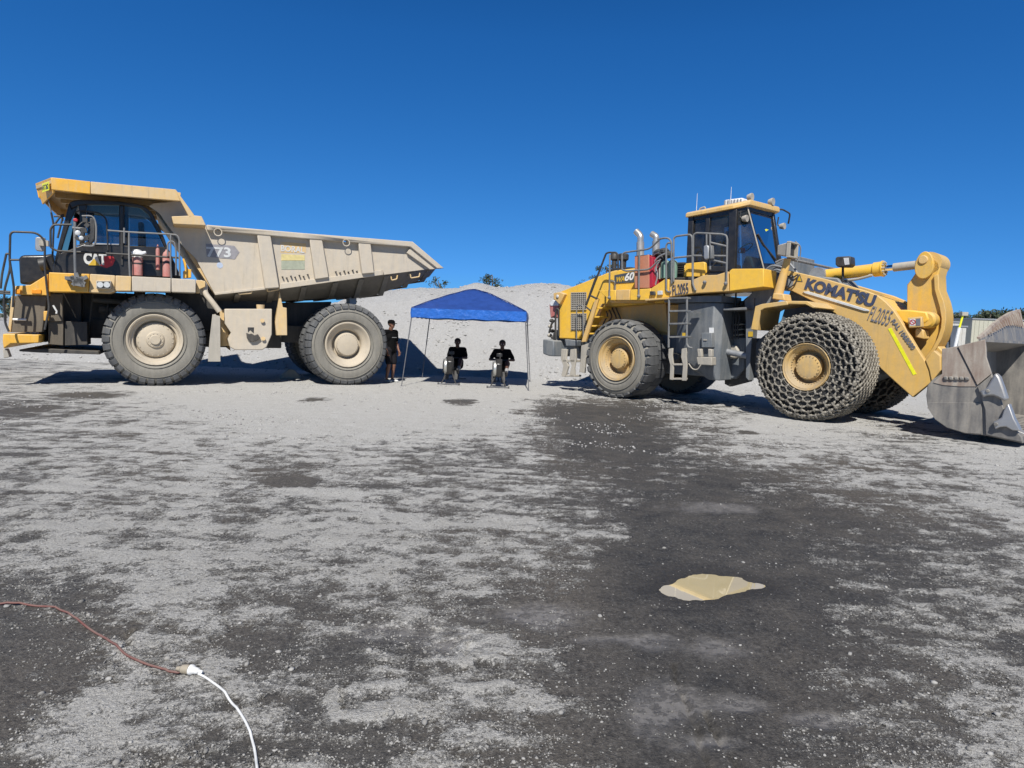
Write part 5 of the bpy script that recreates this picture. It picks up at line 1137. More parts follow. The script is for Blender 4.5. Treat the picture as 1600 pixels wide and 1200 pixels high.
sb = prism(LF, [(1418,496.5),(1440,494.5),(1441,511),(1420,512.5)], BW+.0, BW+.12, 'sign_box', 'lyeld', ldr, .015)
prism(LF, [(1422,498.5),(1430,497.8),(1430,508.5),(1422,509)], BW-.006, BW-.001, 'prohibition_sticker', 'white', sb, 0)
q = L3(1426, 503.3, BW-.008); MB().lathe([(.035, -.002), (.05, -.002), (.05, .002), (.035, .002)], c=tuple(q), n=20, closed=True).obj('prohibition_ring', M['red'], sb)
MB().box(-.045, .045, -.0015, .0015, -.006, .006, Matrix.Translation(q) @ Matrix.Rotation(R(40), 4, 'Y')).obj('prohibition_bar', M['red'], sb)
prism(LF, [(1431,498),(1438,497.5),(1438,508.5),(1431,509)], BW-.006, BW-.001, 'notice_sticker', 'greyletter', sb, 0)
prism(LF, [(1434,512),(1443,516),(1444,530),(1430,527),(1430,514)], BW+.15, BW+.5, 'bucket_stop', 'lyeld', ldr, .02)
prism(LF, [(1443,540),(1460,535),(1500,575),(1490,592),(1455,570)], 1.55, 2.0, 'bucket_link', 'boom', ldr, .02)
hs_ = prism(LF, [(1305,403),(1308,401),(1328,400),(1329,402),(1330,413),(1326,417),(1308,417),(1305,413)], 1.2, 1.45, 'boom_work_lamp', 'blackm', ldr, .02)
prism(LF, [(1318,403),(1326,402.5),(1327,413),(1320,414)], 1.19, 1.2, 'lamp_lens', 'lens', hs_, 0)
MB().cyl(L3(1317, 416, 1.35), L3(1317, 440, 1.35), .025, .025, 8).obj('lamp_stalk', M['blackm'], ldr)
railpx(LF, [(1225,430),(1240,434),(1248,427),(1243,445),(1226,452)], .9, .015, fil=.2).obj('loose_hose', M['blackm'], ldr)
# bucket -------------------------------------------------------
BK = -.12; BE = 3.80
bk = [(1471.5,545),(1495,541),(1539,530),(1541,545),(1541,558),(1549.5,584),(1557,604),(1568,638),(1580,664),(1597,682),(1599,693),(1539,680.5),(1508,677.5),(1480,669),(1461,656),(1449,634),(1447,618),(1449,602),(1458,592),(1471.5,584)]
bkl = P(LF, bk, BK)
MB().prism(bkl, BK, BK+.06).obj('bucket_side', M['bucket'], ldr, .012)
MB().prism(bkl, BE-.06, BE).obj('bucket_side', M['bucket'], ldr, .012)
prism(LF, [(1472,545),(1495,541.5),(1520,590),(1527,604),(1500,604),(1474,602),(1458,598),(1472,584)], BK-.012, BK-.002, 'rusty_cheek_plate', 'brust', ldr, .004)
prism(LF, [(1496.5,541),(1539,530.5),(1541,558),(1549,584),(1527,602),(1522,592)], BK-.035, BK-.002, 'rusty_cheek_plate', 'brust', ldr, .006)
prism(LF, [(1449,628.5),(1534,629.5),(1534,678),(1508,676.5),(1480,668),(1461,655),(1450,638)], BK-.016, BK-.002, 'side_wear_plate', 'bucket', ldr, .004)
prism(LF, [(1527,604),(1549,586),(1557,606),(1568,638),(1580,664),(1596,683),(1597,691),(1540,679.5),(1539,640),(1534,625)], BK-.05, BK-.002, 'side_cutter', 'bucket', ldr, .01)
for k in range(5):
    prism(LF, [(1473.5+8.2*k,588+.2*k),(1480+8.2*k,588+.2*k),(1481.5+8.2*k,594),(1475+8.2*k,594)], BK-.045, BK-.002, 'wear_button', 'bucket', ldr, .012)
tA = [(600,740),(650,722),(680,668),(700,630),(715,610),(745,640),(775,720),(798,790),(796,812),(770,812),(730,790),(700,778),(650,777),(625,795)]
tB = [(698,965),(760,935),(775,885),(800,840),(812,835),(850,940),(897,1030),(840,1028),(790,1000),(745,1005),(715,1020)]
for tp in (tA, tB):
    pts = [(1400+x/4.615, 450+y/4.615) for x, y in tp]
    sh = prism(LF, pts, BK-.13, BK+.06, 'side_shroud', 'shine', ldr, .03)
q = L3(1543, 611, BK-.135); MB().cyl(q, q+Vector((0, -.012, 0)), .03, .025, 10).obj('shroud_pin', M['bucket'], ldr)
q = L3(1556, 663, BK-.135)
MB().cyl(q, q+Vector((0, -.012, 0)), .03, .025, 10).obj('shroud_pin', M['bucket'], ldr)
# shell: outer back curve thickened inwards
shell = [LF(*p, BK) for p in [(1539,530),(1495,541),(1471.5,545),(1471.5,584),(1458,592),(1449,602),(1447,618),(1449,634),(1461,656),(1480,669),(1508,677.5),(1539,680.5),(1597,692)]]
inner = []
cx_, cz_ = 2.75, .85
inner = [LF(*p, BK) for p in [(1597,687),(1541,676),(1510,672),(1484,664),(1466,652),(1455,633),(1453,618),(1455,605),(1464,596),(1477,587),(1477,549),(1497,545),(1539,534)]]
n_ = len(shell); mbk = MB()
for i in range(n_-1):
    a, b, c, d_ = shell[i], shell[i+1], inner[n_-2-i], inner[n_-1-i]
    mbk.loft([[(a[0], y, a[1]), (b[0], y, b[1]), (c[0], y, c[1]), (d_[0], y, d_[1])] for y in (BK+.06, BE-.06)])
# weld the strips into one shell
mesh_ = mbk.mesh('bucket_shell', M['bucket'], 30); bm = bmesh.new(); bm.from_mesh(mesh_); bmesh.ops.remove_doubles(bm, verts=bm.verts, dist=1e-4); bm.to_mesh(mesh_); bm.free()
o = bpy.data.objects.new('bucket_shell', mesh_); COL.objects.link(o); o.parent = ldr
# rock guard rising to the middle
g0 = LF(1539, 530, BK); g1 = LF(1495, 541, BK)
ys_ = [BK, .6, 1.2, 2.0, 2.8, BE]
hB = [.0, .09, .17, .27, .30, .28]; hA = [.03, .17, .30, .44, .56, .66]
def band(h0, h1, t, nm, mat, lean=.25):
    m_ = MB(); m_.loft([[(g0[0]-.06-u*lean, y, g0[1]+u), (g0[0]-.06-v*lean, y, g0[1]+v), (g0[0]-.06-t-v*lean, y, g0[1]+v), (g0[0]-.06-t-u*lean, y, g0[1]+u)] for y, u, v in zip(ys_, h0, h1)])
    return m_.obj(nm, M[mat], ldr, 0, sharp=30)
band([-.04]*6, hB, .03, 'back_wall_extension', 'bucket'); band([q+.002 for q in hB], hA, .05, 'rock_guard', 'brust')
for k in range(16):
    y = .45+.2*k; z0 = g0[1]+float(np.interp(y, ys_, hB)); z1 = g0[1]+float(np.interp(y, ys_, hA))
    MB().prism([(g0[0]-.055-(z0-g0[1])*.25, z0+.02), (g0[0]-.02-(z0-g0[1])*.25, z0+.02), (g0[0]-.02-(z1-g0[1])*.25, z1-.04), (g0[0]-.055-(z1-g0[1])*.25, z1-.04)], y, y+.07).obj('guard_slat', M['brust'], ldr)
for k in range(12):                                     # wear bars on the bucket floor
    y = BK+.25+k*.29; a, b = LF(1510, 671, BK), LF(1590, 685, BK)
    MB().prism([(a[0], a[1]+.012), (b[0], b[1]+.012), (b[0], b[1]+.05), (a[0], a[1]+.05)], y, y+.1).obj('floor_wear_bar', M['bucket'], ldr, .006)
for k in range(10):                                     # vertical bars on the back wall
    y = BK+.3+k*.34; a, b = LF(1478, 660, BK), LF(1458, 625, BK)
    MB().prism([(a[0]+.05, a[1]), (b[0]+.05, b[1]), (b[0]+.05, b[1]+.45), (b[0]+.1, b[1]+.45), (b[0]+.12, b[1]), (a[0]+.12, a[1]+.02)], y, y+.12).obj('back_wear_bar', M['bucket'], ldr, .006)
a, b = LF(1583, 683, BK), LF(1602, 690, BK)
for k in range(7):
    y = .12+k*.55; MB().loft([[(a[0], y, a[1]-.02), (a[0], y+.32, a[1]-.02), (a[0], y+.32, a[1]+.09), (a[0], y, a[1]+.09)], [(a[0]+.34, y+.06, a[1]-.06), (a[0]+.34, y+.26, a[1]-.06), (a[0]+.34, y+.26, a[1]-.03), (a[0]+.34, y+.06, a[1]-.03)]]).obj('bucket_tooth', M['shine'], ldr, .012)
MB().box(a[0]-.12, a[0]+.12, BK+.06, BE-.06, a[1]-.045, a[1]+.03).obj('cutting_edge', M['bucket'], ldr, .01)
# ------------------------------------------------------------------ pop-up canopy
def canopy():
    FL, FR, RL = gpt(632, 604), gpt(829, 612), gpt(671, 592)
    t0, t1 = at(646, 494, 18.0), at(825, 503, 17.85)
    cx, cy = (t0.x+t1.x)/2, 17.93+1.5; hw = (t1.x-t0.x)/2; zb = (t0.z+t1.z)/2
    t = thing('pop_up_canopy', 'blue pop-up canopy tent on thin legs in front of the gravel pile', 'canopy tent', (cx, cy, 0), R(-2))
    n = 24; g = MB(); vs = []; fs = []
    rng = random.Random(3)
    for th in (0, 1):
        for j in range(n+1):
            for i in range(n+1):
                u, v = -1+2*i/n, -1+2*j/n; m_ = max(abs(u), abs(v)); e = abs(abs(u)-abs(v))
                z = zb+.235+.62*(1-m_**1.3)-.05*min(e*2.2, 1)*m_*(1-m_)*4+.012*math.sin(u*9+v*5)*math.sin(v*11-u*4)*(1-m_*.5)+.006*math.sin(u*17+v*9)*m_
                vs.append((u*hw, v*hw, z-.004*th))
    k = (n+1)**2
    for j in range(n):
        for i in range(n):
            a = j*(n+1)+i; fs.append((a, a+1, a+n+2, a+n+1)); fs.append((k+a, k+a+n+1, k+a+n+2, k+a+1))
    g.add(vs, fs); g.obj('roof_fabric', MT['blue'], t, sharp=60)
    for sx, sy in ((1, 1), (1, -1), (-1, 1), (-1, -1)):
        MB().tube([(sx*hw*q, sy*hw*q, zb+.24+.62*(1-q**1.3)+.006+.012*math.sin(sx*q*9+sy*q*5)*math.sin(sy*q*11-sx*q*4)*(1-q*.5)) for q in [i/14 for i in range(15)]], .011, 5).obj('hip_seam', MT['seam'], t)
    for s_ in range(4):
        loops = []
        for i in range(41):
            u = -1+i/20; w_ = .006*math.sin(u*31+s_)+.004*math.sin(u*57)
            p = [(u, -1), (1, u), (-u, 1), (-1, -u)][s_]; nrm_ = [(0, -1), (1, 0), (0, 1), (-1, 0)][s_]
            x, y = p[0]*hw+nrm_[0]*(.01+w_), p[1]*hw+nrm_[1]*(.01+w_)
            q = .5*(1-abs(u)); zz = .01*math.sin(u*13)
            loops.append([(x, y, zb+.24), (x+nrm_[0]*w_*2, y+nrm_[1]*w_*2, zb+.12), (x, y, zb+.0+zz-.01), (x-nrm_[0]*.004, y-nrm_[1]*.004, zb+zz-.01), (x-nrm_[0]*.004, y-nrm_[1]*.004, zb+.24)])
        va = MB(); va.loft(loops); va.obj('valance', MT['blue2'], t, sharp=60)
    for sx in (-1, 1):
        for sy in (-1, 1):
            a = Vector((sx*(hw-.03), sy*(hw-.03), zb+.22)); b = Vector((sx*(hw+(.20 if sx < 0 else .14)), sy*(hw+.1), .01))
            mid = a.lerp(b, .5)
            lg = MB().tube([a, mid], .016, 6).tube([mid, b], .012, 6).obj('leg', MT['legs'], t)
            MB().box(b.x-.05, b.x+.05, b.y-.05, b.y+.05, 0, .012).obj('foot_plate', MT['legs'], lg)
    tr = MB()
    for s_ in range(4):
        for k2 in range(4):
            u0, u1 = -1+k2*.5, -.5+k2*.5; z0, z1 = (zb+.03, zb+.2)
            for za, zc in ((z0, z1), (z1, z0)):
                p = [[(u, -.97), (.97, u), (u, .97), (-.97, u)][s_] for u in (u0, u1)]
                tr.tube([(p[0][0]*hw, p[0][1]*hw, za), (p[1][0]*hw, p[1][1]*hw, zc)], .009, 5)
    tr.obj('scissor_truss', M['blackm'], t, kind='stuff')
    MB().tube([(.0, .0, zb+.1), (0, 0, zb+.83)], .018, 8).obj('centre_pole', M['blackm'], t)
MT = {}
def fabric(name, col, rough=.6, sheen=0, tr=0, bs_=.25, spec=.4):
    m, nt, bs = new_mat(name); tc = nt.nodes.new('ShaderNodeTexCoord').outputs['Object']
    n = noise(nt, tc, 5, 6, .6); nt.links.new(mixc(nt, mapr(nt, n, .3, .7), tuple(q*.8 for q in col), tuple(q*1.1 for q in col)), bs.inputs['Base Color'])
    bs.inputs['Roughness'].default_value = rough; bs.inputs['Specular IOR Level'].default_value = spec; bump(nt, bs, noise(nt, tc, 9, 4, .6), bs_, .05); return m
MT['blue'] = fabric('blue_canopy_cloth', (.02, .058, .24), .5); MT['blue2'] = fabric('blue_valance_cloth', (.02, .12, .46), .4, bs_=.6)
MT['legs'] = plain('grey_steel_leg', (.16, .16, .165), .5, .3)
MT['tee'] = fabric('black_tee', (.006, .006, .0065), .9, spec=.08); MT['shorts'] = fabric('charcoal_shorts', (.018, .017, .02), .9, spec=.08)
MT['skin'] = plain('skin', (.20, .095, .06), .55); MT['skind'] = plain('tanned_skin', (.10, .05, .035), .55)
MT['dshoe'] = plain('dark_shoes', (.04, .04, .045), .6); MT['shoe'] = plain('white_shoes', (.6, .6, .58), .6); MT['hair'] = plain('dark_hair', (.012, .010, .009), .7); MT['sock'] = plain('grey_socks', (.30, .30, .30), .8)
MT['seam'] = fabric('blue_seam_tape', (.012, .035, .15), .6)
MT['eye'] = plain('eye_white', (.5, .48, .45), .3)
canopy()

# ------------------------------------------------------------------ people
def voxel(mb, name, mat, parent, vox, sm=6):
    me = mb.mesh(name+'_raw', None, None); o = bpy.data.objects.new('tmp', me); COL.objects.link(o)
    r = o.modifiers.new('r', 'REMESH'); r.mode = 'VOXEL'; r.voxel_size = vox; r.use_smooth_shade = True
    s_ = o.modifiers.new('s', 'SMOOTH'); s_.iterations = sm; s_.factor = .5
    dg = bpy.context.evaluated_depsgraph_get(); dg.update(); out = bpy.data.meshes.new_from_object(o.evaluated_get(dg)); bpy.data.objects.remove(o); bpy.data.meshes.remove(me)
    out.name = name; out.materials.clear(); out.materials.append(mat); out.polygons.foreach_set('use_smooth', [True]*len(out.polygons))
    q = bpy.data.objects.new(name, out); COL.objects.link(q); q.parent = parent; return q
def cap(mb, a, b, ra, rb, sc=1.0):
    a, b = Vector(a), Vector(b); mb.ball(a, ra, 12); mb.ball(b, rb, 12); mb.tube([a, b], [ra, rb], 12)
def ell(mb, c, r, sc): mb.ball(Vector(c), r, 14, sc)
def hand(mb, wr, d, palm_n, curl=.5):
    """palm, four unequal bent fingers and a thumb from the side of the palm"""
    d = Vector(d).normalized(); pn = Vector(palm_n).normalized(); s = d.cross(pn).normalized(); wr = Vector(wr)
    c = wr+d*.05
    mb.add(*(lambda m: (m.v, m.f))(MB().box(-.05, .05, -.038, .038, -.012, .012, Matrix.Translation(c) @ Matrix(((d.x, s.x, pn.x, 0), (d.y, s.y, pn.y, 0), (d.z, s.z, pn.z, 0), (0, 0, 0, 1))))))
    for k, (o_, L_) in enumerate(((-.030, .066), (-.010, .076), (.010, .072), (.030, .056))):
        p = wr+d*.095+s*o_; cd_ = (d*math.cos(curl)+pn*math.sin(curl)); ce = (d*math.cos(curl*2.2)+pn*math.sin(curl*2.2))
        m_ = p+cd_*L_*.5; cap(mb, p, m_, .0095, .009); cap(mb, m_, m_+ce*L_*.5, .009, .0075)
    p = wr+d*.03-s*.036; m_ = p+(d*.7-s*.6+pn*.3).normalized()*.04; cap(mb, p, m_, .012, .010); cap(mb, m_, m_+(d*.9+pn*.4).normalized()*.03, .010, .008)
def build_person(t, J, skin, cap_on, shorts_mat, sock, face=1, look=(0, -1, 0), txt=False):
    b = MB(); J = {k: Vector(v) for k, v in J.items()}
    pel, ch_, nk, hd = J['pelvis'], J['chest'], J['neck'], J['head']
    up = (nk-pel).normalized(); rt = (J['shR']-J['shL']).normalized(); fw = up.cross(rt); fw = -fw if fw.dot(Vector(J['fwd'])) < 0 else fw
    cap(b, pel, ch_, .135, .15); cap(b, pel+rt*.06, pel-rt*.06, .125, .125); cap(b, ch_+rt*.07+up*.02, ch_-rt*.07+up*.02, .135, .135); cap(b, J['shL'], J['shR'], .07, .07); cap(b, ch_, nk, .12, .06); cap(b, nk, hd, .058, .06)
    lk = Vector(look).normalized(); side = lk.cross(Vector((0, 0, 1))).normalized()
    hc = hd+Vector((0, 0, .10))+lk*.012
    for off, r_, in ((lk*.0+Vector((0, 0, .025)), .088), (lk*-.02+Vector((0, 0, .03)), .09), (lk*.028+Vector((0, 0, -.035)), .066), (lk*.045+Vector((0, 0, -.07)), .042)): ell(b, hc+off, r_, (1, 1, 1.08))
    cap(b, hc+lk*.088+Vector((0, 0, .02)), hc+lk*.108+Vector((0, 0, -.018)), .011, .016)
    for s_ in (-1, 1): ell(b, hc+side*s_*.082+Vector((0, 0, .0)), .024, (.6, .9, 1.3))
    cap(b, hc+lk*.078+side*.02+Vector((0, 0, -.052)), hc+lk*.078-side*.02+Vector((0, 0, -.052)), .010, .010)
    for s_ in ('L', 'R'):
        cap(b, J['sh'+s_], J['el'+s_], .058, .043); cap(b, J['el'+s_], J['wr'+s_], .042, .027)
        hand(b, J['wr'+s_], J['hd'+s_], J['pn'+s_], J.get('curl', Vector((.5, 0, 0)))[0])
        cap(b, J['hip'+s_], J['kn'+s_], .092, .062); cap(b, J['kn'+s_], J['an'+s_], .060, .036)
        mid = J['kn'+s_].lerp(J['an'+s_], .3); back = (J['kn'+s_]-J['an'+s_]).cross(rt).normalized(); back = back if back.dot(fw) < 0 else -back
        ell(b, mid+back*.02, .058, (1, 1, 1.3)); cap(b, J['an'+s_], J['to'+s_], .035, .03)
    body = voxel(b, 'body', skin, t, .0085, 4)
    c = MB(); g = .016
    cap(c, pel+up*.02, ch_, .135+g, .15+g); cap(c, pel+up*.0+rt*.055, pel+up*.0-rt*.055, .125+g, .125+g); cap(c, ch_+rt*.07+up*.02, ch_-rt*.07+up*.02, .135+g, .135+g); cap(c, J['shL'], J['shR'], .07+g, .07+g); cap(c, ch_, ch_.lerp(nk, .8), .12+g, .075)
    for s_ in ('L', 'R'):
        e = J['sh'+s_].lerp(J['el'+s_], .72); cap(c, J['sh'+s_], e, .062+g, .066)
    voxel(c, 'tee_shirt', MT['tee'], t, .013, 5)
    c = MB(); cap(c, pel+rt*.06, pel-rt*.06, .14, .14)
    for s_ in ('L', 'R'):
        cap(c, J['hip'+s_], J['hip'+s_].lerp(J['kn'+s_], .82), .108, .092)
    voxel(c, 'shorts', shorts_mat, t, .013, 4)
    for s_ in ('L', 'R'):
        d = (J['to'+s_]-J['an'+s_]); dh = Vector((d.x, d.y, 0)).normalized(); c = MB()
        sole = J['to'+s_]-Vector((0, 0, .01))
        cap(c, J['an'+s_]+Vector((0, 0, -.035))-dh*.02, J['to'+s_]-dh*.02, .046, .040); cap(c, J['to'+s_]-dh*.03, J['to'+s_]+dh*.03, .042, .034)
        voxel(c, 'shoe', MT['shoe'] if face else MT['dshoe'], t, .010, 3)
        if sock: c = MB(); cap(c, J['an'+s_], J['an'+s_].lerp(J['kn'+s_], .38), .042, .052); voxel(c, 'sock', MT['sock'], t, .011, 3)
    hm = MB(); hcap = hc+Vector((0, 0, .05))
    if cap_on:
        prof = [(.104, -.01), (.105, .02), (.095, .06), (.06, .088), (.001, .096)]; hm.lathe(prof, c=tuple(hc+Vector((0, 0, .035))-lk*.008), n=20, axis='z')
        c0 = hc+Vector((0, 0, .035))+lk*.07; L0 = []
        for q, (f_, w_, z_) in enumerate(((0, .085, .0), (.05, .08, -.004), (.085, .05, -.014))):
            L0.append([c0+lk*f_+side*w_+Vector((0, 0, z_)), c0+lk*f_-side*w_+Vector((0, 0, z_)), c0+lk*f_-side*w_+Vector((0, 0, z_-.008)), c0+lk*f_+side*w_+Vector((0, 0, z_-.008))])
        hm.loft(L0); hm.obj('cap', MT['tee'], t)
    else:
        ell(hm, hc+Vector((0, 0, .045))-lk*.02, .098, (1, 1, .98)); ell(hm, hc-lk*.035+Vector((0, 0, .0)), .082, (1, 1, 1)); hr = voxel(hm, 'hair', MT['hair'], t, .010, 3)
    for s_ in (-1, 1): MB().ball(hc+lk*.085+side*s_*.032+Vector((0, 0, .012)), .012, 8).obj('eye', MT['eye'], t)
    if txt:
        m_ = MB(); p = ch_+fw*.172+up*.02
        for k in range(5): q = p+rt*(-.07+.035*k); m_.box(-.010, .010, -.004, .004, -.010, .010, Matrix.Translation(q))
        m_.obj('chest_print', MT['sock'], t, kind='stuff')
    return body
g_ = gpt(609, 597.5)
man = thing('person', 'standing person in black cap, tee and dark shorts beside the dump truck rear tyre', 'person', (g_.x, g_.y, 0), R(52))
build_person(man, dict(pelvis=(0, 0, .92), chest=(0, .02, 1.24), neck=(0, .02, 1.46), head=(0, -.01, 1.53), shL=(.19, .02, 1.40), shR=(-.19, .02, 1.40), fwd=(0, -1, 0),
    elL=(.25, .03, 1.12), elR=(-.25, .03, 1.12), wrL=(.23, -.10, .88), wrR=(-.24, -.12, .89), hdL=(0, -.25, -1), hdR=(.1, -.3, -1), pnL=(-1, 0, 0), pnR=(1, 0, 0), curl=(.55, 0, 0),
    hipL=(.09, 0, .90), hipR=(-.09, 0, .90), knL=(.11, -.03, .50), knR=(-.10, -.06, .50), anL=(.12, .04, .09), anR=(-.11, .02, .09), toL=(.14, -.12, .045), toR=(-.12, -.15, .045)),
    MT['skin'], True, MT['shorts'], False, look=(.25, -1, 0), txt=True)
def rower_person(t, lean, wide):
    build_person(t, dict(pelvis=(0, 0, .50), chest=(0, .06+lean, .80), neck=(0, .05+lean, 1.00), head=(0, .02+lean, 1.06), shL=(.19, .06+lean, .95), shR=(-.19, .06+lean, .95), fwd=(0, -1, 0),
        elL=(.27+wide, .06, .72), elR=(-.27-wide, .06, .72), wrL=(.15, -.16, .72), wrR=(-.15, -.16, .72), hdL=(-.1, -1, 0), hdR=(.1, -1, 0), pnL=(0, 0, -1), pnR=(0, 0, -1), curl=(1.0, 0, 0),
        hipL=(.09, 0, .48), hipR=(-.09, 0, .48), knL=(.16, -.42, .66), knR=(-.16, -.42, .66), anL=(.13, -.78, .36), anR=(-.13, -.78, .36), toL=(.13, -.90, .42), toR=(-.13, -.90, .42)),
        MT['skind'], False, MT['shorts'], True, face=0)
ra = gpt(701, 602); rb_ = gpt(778, 607)
pa = thing('person', 'seated person in black with close-cropped hair rowing on the left machine under the canopy', 'person', (ra.x+.10, ra.y+1.32, 0), R(-2))
rower_person(pa, .04, 0)
pb_ = thing('person', 'seated person in black with elbows out rowing on the right machine under the canopy', 'person', (rb_.x+.06, rb_.y+1.32, 0), R(1))
rower_person(pb_, .02, .07)
# ------------------------------------------------------------------ rowing machines seen head-on
def rower(t):
    b = MB(); b.box(-.29, .29, -.03, .03, .02, .05); b.obj('front_foot_bar', MT['legs'], t, .006)
    for s_ in (-1, 1): MB().cyl((s_*.29-.02, 0, .035), (s_*.29+.02, 0, .035), .035, .035, 14).obj('caster', M['blackm'], t)
    for s_ in (-1, 1): MB().tube([(s_*.20, 0, .05), (s_*.05, .10, .42)], .018, 8).obj('front_leg', M['blackm'], t)
    MB().lathe([(.001, -.055), (.05, -.06), (.16, -.06), (.215, -.03), (.225, 0), (.215, .04), (.001, .05)], c=(-.10, .12, .53), n=36, axis='x').obj('flywheel_housing', M['alu'], t)
    gr = MB()
    for k in range(9): gr.lathe([(.05+.018*k, -.066), (.054+.018*k, -.070), (.058+.018*k, -.066)], c=(-.10, .12, .53), n=32, axis='x', closed=True)
    gr.obj('flywheel_grille', M['blackm'], t, kind='stuff')
    MB().prism([(0, .32), (.35, .30), (.40, .5), (.30, .74), (.08, .80), (-.06, .66), (-.05, .45)], -.09, .09).obj('chain_case', M['black'], t, .02, rot=(0, 0, PI/2))
    MB().box(-.055, .055, .08, 2.35, .30, .38).obj('monorail', M['blackm'], t, .01)
    MB().box(-.25, .25, 2.2, 2.26, .02, .05).obj('rear_foot_bar', MT['legs'], t, .006); MB().tube([(0, 2.22, .04), (0, 2.2, .32)], .025, 8).obj('rear_leg', MT['legs'], t)
    MB().tube([(.03, .25, .7), (.03, .30, .95)], .015, 8).obj('monitor_arm', M['blackm'], t)
    MB().box(-.07, .09, .28, .32, .84, .94).obj('monitor', M['black'], t, .015)
    for s_ in (-1, 1): MB().box(s_*.13-.06, s_*.13+.06, .40, .47, .22, .52, Matrix.Rotation(R(-12), 4, 'X')).obj('footplate', M['blackm'], t, .01)
    MB().tube([(-.24, 1.09, .72), (0, 1.07, .72), (.24, 1.09, .72)], .016, 8).obj('handle', M['blackm'], t)
    MB().tube([(0, 1.07, .72), (0, .35, .66)], .004, 5).obj('chain', M['galv'], t)
    MB().box(-.15, .15, 1.18, 1.46, .39, .45).obj('seat', M['blackm'], t, .03)
rg = 'rowing machines under the canopy'
r1 = thing('rowing_machine', 'black rowing machine with silver flywheel, the left one under the canopy', 'rowing machine', (ra.x, ra.y, 0), R(-2), rg); rower(r1)
r2 = copy_tree(r1); r2.location = (rb_.x, rb_.y, 0); r2.rotation_euler = (0, 0, R(1)); r2['label'] = 'black rowing machine with splayed front legs, the right one under the canopy'
# ------------------------------------------------------------------ extension cords
def gz(x, y): return float(ground_fields(np.array([x]), np.array([y]))[1][0])
def cord(name, px, r, mat, label):
    P_ = [gpt(*q) for q in px]; sm = smooth_path(P_, 8); pts = [Vector((p.x, p.y, max(gz(p.x, p.y), gz(p.x+.02, p.y))+r+.001)) for p in sm]
    for _ in range(3):
        pts = [pts[0]]+[Vector((pts[i].x, pts[i].y, max(pts[i].z, (pts[i-1].z+pts[i].z+pts[i+1].z)/3))) for i in range(1, len(pts)-1)]+[pts[-1]]
    o = MB().tube(pts, r, 10).obj(name, mat, None, sharp=60); tag(o, label, 'cord'); return o, pts
mr_ = paint('dusty_red_cord', (.15, .03, .027), (.20, .13, .11), amt=.3, rough=.6, sc=6)
o, pr = cord('extension_cord', [(-260,930),(-150,942),(-60,945),(0,946),(40,948),(80,952),(103,960),(140,985),(175,1010),(200,1030),(235,1045),(262,1053),(282,1057)], .0058, mr_, 'long red extension cord lying across the damp ground')
o2, pw = cord('extension_cord', [(306,1058),(330,1070),(352,1089),(372,1115),(388,1143),(397,1170),(401,1200),(404,1240),(408,1290)], .0052, M['white'], 'white extension cord plugged into the red one')
d = (pr[-1]-pr[-4]).normalized(); e = pr[-1]
def lathe_along(prof, a, dirv):
    m_ = MB(); m_.lathe(prof, n=20, axis='x'); q = Vector((1, 0, 0)).rotation_difference(dirv); m_.v = [tuple(q @ Vector(v)+a) for v in m_.v]; return m_
sc_ = lathe_along([(.001, -.030), (.009, -.03), (.012, -.012), (.019, -.004), (.021, .012), (.021, .030), (.001, .030)], e+Vector((.012, 0, .012)), Vector((1, -.1, 0)))
sc_.obj('socket', paint('beige_socket', (.30, .26, .19), (.35, .31, .25), amt=.3), o, sharp=30)
pg_ = lathe_along([(.001, .0), (.022, .0), (.023, .012), (.016, .022), (.013, .040), (.008, .046), (.006, .062), (.001, .062)], e+Vector((.043, -.003, .013)), (pw[1]-(e+Vector((.04, 0, .012)))).normalized() if False else Vector((1, -.12, -.1)))
pg_.obj('plug', M['white'], o2, sharp=30)
# ------------------------------------------------------------------ far yard: sheds, boom lift, trees
def local(Y, px, py): return at(px, py, Y)
Mg = paint('cream_green_panel', (.42, .42, .33), (.45, .42, .35), amt=.3, rough=.7); Mw = paint('off_white_panel', (.52, .52, .49), (.45, .42, .36), amt=.3, rough=.7)
def shed(name, label, cat, x0, x1, Y, top, mat, dep=5., extra=None):
    a = at(x0, 520, Y).x; b = at(x1, 520, Y).x; z = at((x0+x1)/2, top, Y).z
    t = thing(name, label, cat, ((a+b)/2, Y+dep/2, 0)); w_ = (b-a)/2
    MB().box(-w_, w_, -dep/2, dep/2, 0, z).obj('wall', mat, t, .03)
    rb = MB()
    k = -w_+.25
    MB().box(-w_-.08, w_+.08, -dep/2-.08, dep/2+.08, z, z+.12).obj('roof', M['galv'], t)
    while k < w_-.2: rb.box(k, k+.08, -dep/2-.04, -dep/2, .1, z-.1); k += .42
    rb.obj('wall_ribs', mat, t, kind='stuff'); return t, w_, z
shed('shipping_container', 'large cream-green container wall behind the loader bucket', 'container', 1518, 1640, 66, 501, Mg)
t, w_, z = shed('plant_room', 'taller off-white machinery housing left of the cream-green container', 'machinery shed', 1486, 1498, 62, 504, Mw, 3.)
MB().box(-w_+.12, -w_+.35, -1.56, -1.5, .3, z-.5).obj('door', M['blackm'], t)
t, w_, z = shed('plant_room', 'lower off-white machinery housing beside the boom lift', 'machinery shed', 1498.6, 1509.5, 60, 511, Mw, 3.)
t = thing('conveyor_frame', 'dark steel conveyor frame beside the off-white housings', 'conveyor', (at(1481, 520, 58).x, 58, 0))
for a, b in (((-.3, 0, 0), (.1, 0, 2.8)), ((.35, 0, 0), (.15, 0, 2.8)), ((-.3, .6, 0), (.1, .6, 2.8)), ((-.2, 0, 1.0), (.3, 0, 1.0)), ((-.1, 0, 1.9), (.22, 0, 1.9))): MB().tube([a, b], .06, 6).obj('frame_member', M['blackm'], t)
MB().box(-.5, .5, -.1, .7, .3, .5).obj('hopper', M['dark'], t)
